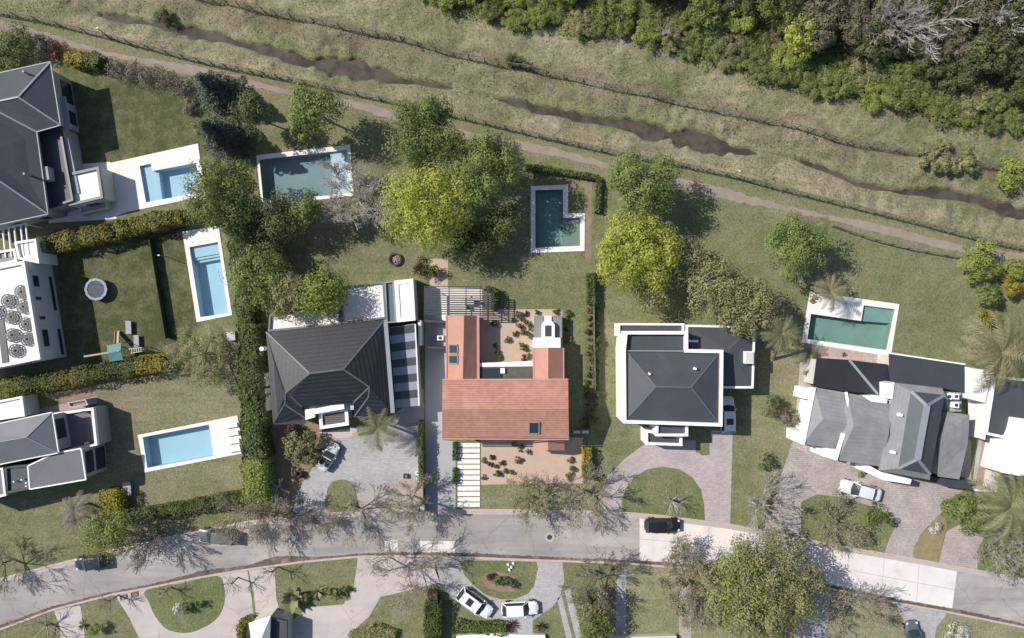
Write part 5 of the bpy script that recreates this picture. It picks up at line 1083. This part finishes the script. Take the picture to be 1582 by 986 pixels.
# ------------------------------------------------------------------ woodland
def wood():
    protos = []; seen = {}
    for i in range(6):
        R = 1.0; V, Q, ti = crown_data(900+i, 2.3, 1.6, 2.1, 3600, .21, ncl=40, spread=.3); m = np_mesh('crown', V, Q, lf['green'], None, ti)
        V, Q = seg_mesh(trunk_seg(900+i, 4, 2.2, .13), 5); tr = np_mesh('trunk', V, Q, mBark, None); protos.append((m.data, tr.data)); bpy.data.objects.remove(m); bpy.data.objects.remove(tr)
    r = random.Random(11); pts = []; W = np.array(PP(WOOD)); tries = 0
    L = {'scrubdark': 'dark green tree', 'scrub': 'deep green leafy tree', 'twiggy': 'brownish thin tree', 'dark': 'dark green tree', 'green': 'mid green tree', 'hedge': 'deep green leafy tree', 'vivid': 'fresh green tree', 'olive': 'dull olive tree', 'brown': 'brownish thin tree', 'lime': 'lime green tree'}
    def where(x):
        px = x/S+CX
        return ('at its left end' if px < 760 else 'in its left part' if px < 1000 else 'left of its lime tree' if px < 1200 else 'around its lime tree' if px < 1320 else 'below its white leafless tree' if px < 1470 else 'at its right end')
    def put(x, y, sc, hs, kind, lab=None, edge=False, grp=True):
        nonlocal seen
        if lab is None:
            base = ('small ' if sc < (.92 if edge else 1.15) else 'wide ')+L[kind]+(' at the front of the wood, ' if edge else ' deep in the wood, ')+where(x)
            lab = base
        t = T('woodland_tree', lab, 'tree', (x, y, 0), ('trees along the front of the wood' if edge else 'trees inside the wood') if grp else None)
        a, b = protos[r.randrange(6)]
        for nm, d, mt in (('crown', a, lf[kind]), ('trunk', b, mBark)):
            o = bpy.data.objects.new(nm, d); COL.objects.link(o); o.parent = t; o.material_slots[0].link = 'OBJECT'; o.material_slots[0].material = mt
        t.rotation_euler[2] = r.uniform(0, 6.28); t.scale = (sc, sc, hs)
    while len(pts) < 175 and tries < 9000:
        tries += 1; px, py = r.uniform(640, 1600), r.uniform(-70, 215); x, y = P(px, py)
        sd = float(poly_sd(np.array([x]), np.array([y]), W)[0])
        if sd < .6: continue
        mn = 1.9 if sd < 4 else 2.7
        if any((x-a)**2+(y-b)**2 < mn*mn for a, b in pts): continue
        pts.append((x, y)); edge = sd < 4
        right = px > 1180
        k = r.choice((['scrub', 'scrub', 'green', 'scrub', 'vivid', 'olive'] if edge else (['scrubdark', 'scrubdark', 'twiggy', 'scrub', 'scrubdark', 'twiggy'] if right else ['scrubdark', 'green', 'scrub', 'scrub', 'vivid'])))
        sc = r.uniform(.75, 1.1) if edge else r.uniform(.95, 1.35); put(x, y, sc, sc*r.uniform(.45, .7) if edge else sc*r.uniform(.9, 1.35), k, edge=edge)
    put(*P(1250, 45, 6), 1.25, 1.6, 'lime', 'bright lime tree standing out of the dark wood near the top right', grp=False)
    n = 52000; rr_ = np.random.default_rng(4); X = rr_.uniform(P(600, 0)[0], P(1620, 0)[0], n); Y = rr_.uniform(P(0, 225)[1], P(0, -90)[1], n)
    s_ = poly_sd(X, Y, PP(WOOD))+ (vnoise(X, Y, 1.8, 21)-.5)*2.4; k = s_ > -.3; X, Y = X[k], Y[k]; n = len(X)
    pos = np.column_stack([X, Y, .1+rr_.random(n)*.9*vnoise(X, Y, 1.2, 22)*1.6]); nrm = rr_.normal(size=(n, 3))*.6; nrm[:, 2] += 1
    V, Q = leaf_quads(pos, nrm, .24, rr_); o = np_mesh('undergrowth', V, Q, lf['scrub'], None, np.repeat(np.clip(vnoise(X, Y, 1.5, 23)+rr_.normal(size=n)*.15, 0, 1), 4)); o['kind'] = 'stuff'; o['label'] = 'leafy undergrowth beneath the trees of the wood'; o['category'] = 'undergrowth'
wood()
def rough_grass():
    r = np.random.default_rng(8); n = 90000; X = r.uniform(-68, 68, n); Y = r.uniform(P(0, 400)[1], 45, n)
    fx = np.array([P(*q)[0] for q in FEN_LO]); fy = np.array([P(*q)[1] for q in FEN_LO]); above = Y-np.interp(X, fx, fy); ws = poly_sd(X, Y, PP(WOOD)); d, cw = line_d(X, Y, CREEK)
    cl = vnoise(X, Y, 1.3, 31); k = (above > .3) & (ws < .5) & (d > cw*.9) & (r.random(n) < .15+cl*.95); X, Y = X[k], Y[k]; d = d[k]; n = len(X)
    Z = GZ[np.clip(np.searchsorted(GY, Y), 0, len(GY)-1), np.clip(np.searchsorted(GX, X), 0, len(GX)-1)]; ok = Z > -.86; X, Y, Z, d = X[ok], Y[ok], Z[ok], d[ok]; n = len(X)
    pos = np.column_stack([X, Y, Z+.04+r.random(n)*.10]); nrm = r.normal(size=(n, 3))*.7; nrm[:, 2] = abs(nrm[:, 2])*.7+.6
    V, Q = leaf_quads(pos, nrm, .19, r, .4); ti = np.clip(vnoise(X, Y, 5, 33)*1.1+vnoise(X, Y, .8, 34)*.8-.5+r.normal(size=n)*.14-.35*np.exp(-((d-2)/2.2)**2)*(vnoise(X, Y, 3, 35) > .45), 0, 1)
    o = np_mesh('rough_grass', V, Q, lf['grass'], None, np.repeat(ti, 4)); o['kind'] = 'stuff'; o['label'] = 'rough dry grass and weeds over the canal banks'; o['category'] = 'grass'
    # dark weeds growing in the fence lines
    P_ = []
    for line, wd in ((FEN_UP, .28), (FEN_LO, .16)):
        pl_ = np.array(resample(PP(line), .05, False)); m = len(pl_); keep = r.random(m) < .5+.6*vnoise(pl_[:, 0], pl_[:, 1], 1.5, 40)
        q = pl_[keep]; P_.append(np.column_stack([q+r.normal(size=q.shape)*wd, r.random(len(q))*.55+.05]))
    pos = np.concatenate(P_); pos[:, 2] += gz(pos[:, 0], pos[:, 1]); nrm = r.normal(size=pos.shape); nrm[:, 2] = abs(nrm[:, 2])+.3
    V, Q = leaf_quads(pos, nrm, .2, r); o = np_mesh('fence_weeds', V, Q, lf['weed'], None, np.repeat(r.random(len(pos)), 4)); o['kind'] = 'stuff'; o['label'] = 'dark weeds growing along the wire fences'; o['category'] = 'weeds'
rough_grass()
# ------------------------------------------------------------------ fences
def wire_fence(line, label, h=1.7, step=2.6, panel=False):
    pts = resample(catmull(PP(line), k=3), step, False); x0, y0 = cent(pts); t = T('wire_fence', label, 'fence', (x0, y0, 0)); prev = None
    zz = [float(gz(*p)) for p in pts]
    wm_ = MB()
    for i in range(len(pts)-1):
        for q in ([.3, .6, .9, 1.2, 1.5, 1.68] if not panel else [.2, .5, .8, 1.1]):
            wm_.bar((*pts[i], zz[i]+q*h/1.7), (*pts[i+1], zz[i+1]+q*h/1.7), .022 if q < 1.6 else .05, .03)
    part('wires', wm_, mPost, t)
    for i, p in enumerate(pts):
        if len(pts) > 95 and i % 2: continue
        part('post', MB().cyl(p[0], p[1], zz[i]-.1, zz[i]+h, .06, 6), mPost, t)
wire_fence(FEN_UP, 'long wire fence along the far side of the creek'); wire_fence(FEN_LO, 'long wire fence between the creek and the gravel path')
wire_fence([(1285, 350), (1330, 366), (1400, 384), (1480, 398)], 'low dark fence along the upper side of the right lawn', 1.1, 2.4)
def board_fence(a, b, h, label, mat=mWood, th=.06):
    t = T('board_fence', label, 'fence', (*P((a[0]+b[0])/2, (a[1]+b[1])/2), 0)); A_, B_ = P3(*a), P3(*b); n = max(2, int((B_-A_).length/2.2))
    m = MB()
    for k in range(4): m.bar(A_+Vector((0, 0, (k+.55)*h/4)), B_+Vector((0, 0, (k+.55)*h/4)), th, h/4*.97)
    part('boards', m, mat, t)
    for i in range(n+1): c = A_.lerp(B_, i/n); part('post', MB().cyl(c.x, c.y, -.1, h+.05, .06, 6), mat, t)
board_fence((237, 370), (262, 522), 1.1, 'dark board fence between the play lawn and the long narrow pool')
board_fence((655, 652), (657, 788), 1.7, 'dark board fence between the grey paved driveway and the light concrete drive')
board_fence((915, 420), (918, 600), 1.5, 'thin boundary fence inside the dark row between the two middle houses', mPost, .03)
# ------------------------------------------------------------------ vehicles
def paint(name, c): return M(name, c, .28, .03, 1, 3, spec=.5, coat=.6)
def loft(m, secs):
    """secs: (x, halfwidth, z0, z1, taper) rounded sections"""
    n = 12; i = len(m.v)
    for x, w_, z0, z1, tp in secs:
        for k in range(n):
            a = 2*math.pi*(k+.5)/n; c, s = math.cos(a), math.sin(a); e_ = .45
            yy = w_*abs(c)**e_*(1 if c > 0 else -1); u = .5+.5*abs(s)**e_*(1 if s > 0 else -1)
            m.v.append((x, yy*(1-tp*u), z0+(z1-z0)*u))
    for j in range(len(secs)-1):
        for k in range(n): m.f.append((i+j*n+k, i+j*n+(k+1) % n, i+(j+1)*n+(k+1) % n, i+(j+1)*n+k))
    m.f.append(tuple(i+k for k in range(n))); m.f.append(tuple(i+(len(secs)-1)*n+k for k in reversed(range(n))))
def car(px, py, ang, col, label, L=4.4, W=1.8, H=1.46, kind='sedan', sunroof=False, roofmat=None, name='parked_car', cat='car', open_top=False):
    """front points to +x before turning"""
    t = T(name, label, cat, (0, 0, 0), 'cars parked along the street and in the driveways'); w_ = W/2; h = L/2
    m = MB(); loft(m, [(-h, w_*.5, .42, .72, .05), (-h+.04, w_*.68, .36, .82, .05), (-h+.14, w_*.84, .3, .9, .05), (-h+.45, w_*.97, .22, .98, .08), (-h*.4, w_, .2, .98, .08), (h*.3, w_, .2, .98, .08), (h*.55, w_*.98, .22, .93, .08), (h-.5, w_*.95, .25, .86, .08), (h-.25, w_*.84, .28, .78, .06), (h-.08, w_*.64, .34, .70, .05), (h, w_*.42, .4, .62, .05)])
    part('body', m, col, t, smooth=True, local=True)
    xr, xf = {'sedan': (-h+.75, h*.45), 'suv': (-h+.12, h*.48), 'hatch': (-h+.2, h*.45), 'cabrio': (-h+1.1, h*.4)}[kind]
    ra, rf = {'sedan': (.62, .72), 'suv': (.3, .62), 'hatch': (.45, .65), 'cabrio': (.5, .6)}[kind]; z0, z1 = .93, H; wt, wb = w_*.74, w_*.90
    if not open_top:
        q = {'rb': (xr, wb, z0), 'rt': (xr+ra, wt, z1-.04), 'ft': (xf-rf, wt, z1-.02), 'fb': (xf, wb, z0)}
        g = lambda k, s: (q[k][0], q[k][1]*s, q[k][2])
        m = MB(); xm = (q['rt'][0]+q['ft'][0])/2
        m.face([g('rt', -1), (xm, -wt, z1), g('ft', -1), g('ft', 1), (xm, wt, z1), g('rt', 1)])
        m2 = MB()
        m = MB(); rt0, ft0 = q['rt'][0]-.03, q['ft'][0]+.03
        loft(m, [(rt0, wt*.93, z1-.09, z1-.03, 0), (rt0+.15, wt*1.02, z1-.08, z1+.0, 0), (xm, wt*1.04, z1-.08, z1+.04, 0), (ft0-.15, wt*1.02, z1-.08, z1+.02, 0), (ft0, wt*.95, z1-.08, z1-.01, 0)])
        part('roof', m, roofmat or col, t, smooth=True, local=True)
        cf, ct = (xf+.16, 0, z0+.02), (q['ft'][0]+.08, 0, z1-.01); part('windshield', MB().face([g('fb', -1), cf, ct, g('ft', -1)]).face([cf, g('fb', 1), g('ft', 1), ct]), mGlass, t, local=True)
        cf, ct = (xr-.1, 0, z0+.02), (q['rt'][0]-.05, 0, z1-.01); part('rear_window', MB().face([cf, g('rb', -1), g('rt', -1), ct]).face([g('rb', 1), cf, ct, g('rt', 1)]), mGlass, t, local=True)
        for s in (-1, 1): part('side_window', MB().face([g('rb', s), g('fb', s), g('ft', s), g('rt', s)][::s]), mGlass, t, local=True)
        for s in (-1, 1): part('pillar', MB().bar(g('fb', s), g('ft', s), .09, .05), col, t, local=True); part('pillar', MB().bar(g('rb', s), g('rt', s), .12, .05), col, t, local=True)
        if sunroof: part('sunroof', MB().box(xm-.45, -wt*.62, z1+.02, xm+.35, wt*.62, z1+.055), mGlass, t, local=True)
    else:
        part('cockpit', MB().box(xr, -wb*.82, .9, xf-.3, wb*.82, .995), mDarkM, t, local=True); part('windshield', MB().bar((xf-.05, 0, 1.0), (xf-.55, 0, 1.32), W*.74, .03), mGlass, t, local=True)
        for s in (-1, 1):
            for xx in (-.25, -.95): part('seat', MB().box(xx-.22, s*.4-.22, .99, xx+.22, s*.4+.22, 1.12), mTyre, t, local=True)
        part('roll_bar', MB().bar((xr+.75, -wb*.8, 1.15), (xr+.75, wb*.8, 1.15), .12, .1), col, t, local=True)
    for s in (-1, 1):
        for xx in (-h*.62, h*.64):
            wh = part('wheel', MB().tube([(xx, s*(w_-.2), .32), (xx, s*(w_+.01), .32)], .32, 16), mTyre, t, local=True); part('rim', MB().tube([(xx, s*(w_), .32), (xx, s*(w_+.03), .32)], .2, 12), mRim, wh, local=True)
        part('headlight', MB().box(h-.42, s*w_*.66-.13, .70, h-.16, s*w_*.66+.13, .80), mHead, t, local=True); part('taillight', MB().box(-h+.08, s*w_*.66-.13, .74, -h+.18, s*w_*.66+.13, .86), mRedL, t, local=True)
        part('mirror', MB().box(xf-.5, s*(w_+.02)-.1, .96, xf-.34, s*(w_+.02)+.1, 1.08), col, t, local=True)
    x, y = P(px, py, .8); t.location = (x, y, .015); t.rotation_euler[2] = math.radians(ang); return t
pBlack = paint('black paint', (.012, .013, .015)); pSilver = paint('silver paint', (.52, .54, .56)); pWhite = paint('white paint', (.8, .8, .8)); pGreen = paint('grey green paint', (.11, .12, .11)); pNavy = paint('dark navy paint', (.02, .026, .035)); pLight = paint('light silver paint', (.62, .66, .72))
car(1024, 812, 0, pBlack, 'black car parked on the pale concrete stretch of the street', L=4.6, kind='suv', H=1.6)
car(336, 829, 175, pGreen, 'grey green car parked at the upper kerb under bare branches', L=5.0, kind='suv', H=1.6)
car(140, 869, 188, pNavy, 'dark navy car at the kerb half under the light green street tree', L=4.2, kind='hatch')
car(507, 706, 60, pSilver, 'silver open top car on the grey paved driveway', L=3.9, W=1.75, kind='cabrio', open_top=True, H=1.3)
car(1330, 758, 165, pLight, 'silver sedan on the stone driveway of the shingled house', L=5.4, W=1.9, kind='sedan')
car(734, 932, -36, pWhite, 'white suv with a dark sunroof on the curved driveway', L=4.9, W=2.0, kind='suv', H=1.65, sunroof=True)
car(803, 941, 3, pWhite, 'white car with a silver bonnet beside the white suv on the curved driveway', L=4.7, W=1.85, kind='hatch', H=1.5)
car(1124.5, 641, 91, pLight, 'light silver car in the shade beside the white walled house', L=4.7, W=1.9, kind='suv', H=1.6, sunroof=True)
car(1411, 985, 95, paint('slate grey paint', (.10, .115, .135)), 'slate grey car cut by the lower edge on the last driveway', L=4.2, kind='hatch')
# ------------------------------------------------------------------ small things
t = T('trampoline', 'round trampoline with a pale blue rim on the left lawn', 'trampoline', (*P(148, 447, .8), 0)); x, y = P(148, 447, .9)
circ = lambda r_, n=24: [(x+math.cos(2*math.pi*k/n)*r_, y+math.sin(2*math.pi*k/n)*r_) for k in range(n)]
part('jumping_mat', MB().face([(a, b, .85) for a, b in circ(1.15)]), M('trampoline mat', (.07, .08, .10), .7), t); part('padded_rim', MB().ring(circ(1.45, 12), circ(1.13, 12), .82, .92), M('pad', (.24, .29, .36), .6), t)
for k in range(6): a = k*math.pi/3; part('leg', MB().cyl(x+math.cos(a)*1.38, y+math.sin(a)*1.38, 0, .82, .04, 6), mRim, t); part('net_pole', MB().cyl(x+math.cos(a+.3)*1.4, y+math.sin(a+.3)*1.4, .9, 2.2, .02, 6), mDarkM, t)
t = T('playground_set', 'wooden play set with a blue green roof, slide and ladder bridge', 'play set', (*P(176, 545), 0))
mTeal = M('teal roof', (.13, .26, .235), .7); mPale = M('weathered wood', (.36, .31, .26), .9)
V = [P3(165, 534, 2.3), P3(187, 530, 2.3), P3(190, 556, 2.3), P3(169, 559, 2.3)]; r1_, r2_ = P3(166, 546.5, 2.9), P3(186.5, 541, 2.9)
part('roof', MB().face([V[3], V[2], r2_, r1_]).face([r1_, r2_, V[1], V[0]]), mTeal, t); part('roof', MB().face([V[2], V[1], r2_]).face([V[0], V[3], r1_]), mTeal, t)
m = MB(); m.bar(P3(130, 551, 2.2), P3(184, 542, 2.85), .2, .12); part('top_beam', m, mPale, t)
for v in V: part('post', MB().cyl(v.x, v.y, 0, 2.3, .06, 6), mPale, t)
for q in ((131, 547), (131, 555)): m = MB(); m.bar(P3(*q, 0), P3(131, 551, 2.2), .08, .08); part('swing_leg', m, mPale, t)
m = MB(); m.bar(P3(192, 540, 2.0), P3(219, 537, 2.0), .07, .07); m.bar(P3(192, 547.5, 2.0), P3(219, 543, 2.0), .07, .07)
for k in range(8): u = k/7; m.bar(P3(193+u*25, 540-u*3, 2.0), P3(193+u*25, 547.5-u*4.5, 2.0), .06, .06)
part('ladder_bridge', m, mWall, t)
for q in ((218, 537), (219, 543)): part('post', MB().cyl(*P(*q, 2), 0, 2.0, .05, 6), mPale, t)
m = MB(); a, b = P3(181, 531, 1.4), P3(182, 512, .15); m.bar(a, b, .5, .04); m.bar(a+Vector((-.28, 0, .1)), b+Vector((-.28, 0, .1)), .05, .18); m.bar(a+Vector((.28, 0, .1)), b+Vector((.28, 0, .1)), .05, .18); part('slide', m, mPale, t)
m = MB(); a, b = P3(221, 541, 1.9), P3(240, 545, .1); m.bar(a, b, .4, .04); part('side_slide', m, mPale, t)
for i, (x0, y0, x1, y1, hh) in enumerate(((193.5, 496, 202, 516, .5), (206, 518, 214, 536, .5))):
    b = T('garden_table', ('upper' if i == 0 else 'lower')+' one of two narrow grey tables beside the play set', 'table', (*P((x0+x1)/2, (y0+y1)/2), 0))
    part('tabletop', MB().prism(PP([(x0, y0), (x1, y0), (x1+.8, y1), (x0+.8, y1)], hh), hh-.06, hh), M('blue grey top', (.3, .32, .36), .7), b)
    for q in ((x0+1, y0+1), (x1-1, y0+1), (x0+1.5, y1-1), (x1-.5, y1-1)): part('leg', MB().cyl(*P(*q), 0, hh-.06, .035, 6), mPale, b)
t = T('storage_box', 'small pale grey box against the tall green hedge below the long narrow pool', 'storage box', (*P(356, 519), 0)); pp = PP([(350, 514), (362, 512), (363, 525), (351, 526)], .8)
part('box_body', MB().prism(pp, 0, .72), mGreyW, t); part('lid', MB().prism(inset(pp, -.04), .72, .8), M('lid', (.45, .46, .5), .6), t)
t = T('outdoor_table', 'small grey table in the shade beside the yellow block hedge', 'table', (*P(195, 755), 0)); pp = PP([(189, 746), (201, 745), (203, 765), (191, 766)], .75); part('tabletop', MB().prism(pp, .7, .75), mGreyW, t)
for q in inset(pp, .1): part('leg', MB().cyl(*q, 0, .7, .03, 6), mDarkM, t)
for k in range(4):
    y = 656.5+k*12.3; x = 358.5+k*1.6; b = T('sun_lounger', ['top', 'second', 'third', 'lowest'][k]+' one of four white sun loungers at the end of the rectangular pool', 'sun lounger', (*P(x, y), .07), 'white sun loungers by the rectangular pool')
    d = Vector(P(x+10, y-2))-Vector(P(x, y)); d.normalize(); c = Vector((*P(x, y), .07)); D = Vector((d.x, d.y, 0)); N_ = Vector((-d.y, d.x, 0))
    m = MB(); m.bar(c-D*.75+Vector((0, 0, .3)), c+D*.35+Vector((0, 0, .3)), .62, .08); part('seat', m, mWhite, b); m = MB(); m.bar(c+D*.35+Vector((0, 0, .32)), c+D*.95+Vector((0, 0, .62)), .62, .08); part('backrest', m, mWhite, b)
    for u in (-.7, .3):
        for v in (-.25, .25): q = c+D*u+N_*v; part('leg', MB().cyl(q.x, q.y, .07, .36, .025, 6), mRim, b)
t = T('fire_pit', 'round dark fire pit on the grass above the black tiled house', 'fire pit', (*P(611, 401), 0)); x, y = P(611, 401)
c1 = [(x+math.cos(k*math.pi/9)*.85, y+math.sin(k*math.pi/9)*.85) for k in range(18)]; part('stone_ring', MB().ring(c1, inset(c1, .22), 0, .4), M('burnt stone', (.07, .05, .045), .9), t); part('ash_bed', MB().face([(a, b, .12) for a, b in inset(c1, .2)]), M('ash', (.2, .15, .13), .95, .5, 3), t)
m = MB(); [m.bar((x+.4*math.cos(a), y+.4*math.sin(a), .15), (x-.4*math.cos(a), y-.4*math.sin(a), .25), .1, .1) for a in (.3, 1.3, 2.4)]; part('logs', m, mPale, t)
def lamp(px, py, h, label, g='slim lamp posts'):
    t = T('lamp_post', label, 'street lamp', (*P(px, py), float(gz(*P(px, py)))), g); part('pole', MB().cyl(0, 0, 0, h, .05, 8), mPost, t, local=True); part('lamp_head', MB().box(-.06, -.06, h, .22, .06, h+.08), mWhite, t, local=True)
lamp(173, 60, 3.2, 'slim lamp post with a white head on the canal fence at upper left'); lamp(1131, 271, 2.6, 'slim lamp post on the lower canal fence right of the centre'); lamp(258, 397, 2.2, 'slim pole beside the long narrow pool, casting a short shadow')
t = T('bin_cage', 'pair of white meter cabinets beside the driveway fence', 'cabinet', (*P(646, 735), 0))
for q in ((642, 728, 649, 734), (643, 738, 650, 745)): c = part('cabinet', MB().prism(PP([(q[0], q[1]), (q[2], q[1]), (q[2], q[3]), (q[0], q[3])], .9), 0, .9), mWhite, t); part('door', MB().prism(inset(PP([(q[0], q[1]), (q[2], q[1]), (q[2], q[3]), (q[0], q[3])], .9), .12), .9, .93), mRim, c)
t = T('drain_box', 'small square dark rimmed box on the grey driveway', 'planter', (*P(626, 736), 0)); pp = PP([(623, 732.5), (630, 732.5), (630, 739.5), (623, 739.5)], .4); part('rim', MB().ring(pp, inset(pp, .12), 0, .4), mDarkM, t); part('fill', MB().face([(a, b, .3) for a, b in inset(pp, .1)]), mGravW, t)
t = T('power_pole', 'wooden pole with a transformer box at the street end of the driveway fence', 'utility pole', (*P(656, 770), 0)); x, y = P(656, 770); part('pole', MB().cyl(x, y, 0, 6.2, .13, 10, .09), mBark, t); part('crossarm', MB().box(x-.7, y-.06, 5.7, x+.7, y+.06, 5.85), mBark, t); part('transformer_box', MB().box(x+.1, y-.3, 4.2, x+.6, y+.3, 5.1), mGreyW, t)
for i, (x0, y0) in enumerate(((185, 922), (202, 918))):
    g = T('drain_grate', ('left' if i == 0 else 'right')+' one of two brown grates in the pale driveway at lower left', 'grate', (*P(x0+5, y0), .02)); pp = PP([(x0, y0-2), (x0+12, y0-4.5), (x0+13, y0+3), (x0+1, y0+6)]); part('grate', MB().ring(pp, inset(pp, .12), .02, .05), mGutter, g)
    m = MB(); c = inset(pp, .1); a, b, c2, d = [Vector((*q, .045)) for q in c]; [m.bar(a.lerp(b, u), d.lerp(c2, u), .05, .02) for u in (.1, .3, .5, .7, .9)]; part('bars', m, mGutter, g)
t = T('letter_post', 'small brick letter box pillar at the top of the thick green hedge', 'letter box', (*P(668, 922), 0)); pp = PP([(661, 916), (675, 917), (675, 927), (661, 927)], 1.4); part('pillar', MB().prism(pp, 0, 1.32), M('dark brick', (.12, .07, .055), .9), t); part('cap', MB().prism(inset(pp, -.05), 1.32, 1.4), M('cap', (.10, .07, .065), .8), t)
t = T('ornamental_stone', 'pale ornamental stone on the oval lawn above the white cars', 'stone', (*P(789, 876), 0))
for q in ((785, 872), (790, 876), (787, 880), (793, 870)): part('stone', MB().cyl(*P(*q), 0, .3, .2, 7, .12), mWhite, t)
for i in range(4):
    x, y = [(1252, 465), (1256, 459), (1303, 447), (1311, 452)][i]; pt = T('flower_pot', ['orange pot at the upper left corner of the green stepped pool deck', 'small orange pot beside the drooping palm', 'grey pot right of the drooping palm', 'small grey pot on the deck right of the drooping palm'][i], 'pot', (*P(x, y), .07))
    part('pot', MB().tube([(0, 0, 0), (0, 0, .4)], [.18, .28], 12), M('pot', (.45, .2, .05) if i < 2 else (.3, .3, .32), .8), pt, local=True); V_, Q_, ti = crown_data(sd_(), .3, .25, .25, 90, .12, ncl=6); o = np_mesh('plant', V_, Q_, lf['green'], pt, ti); o.location = (0, 0, .25)
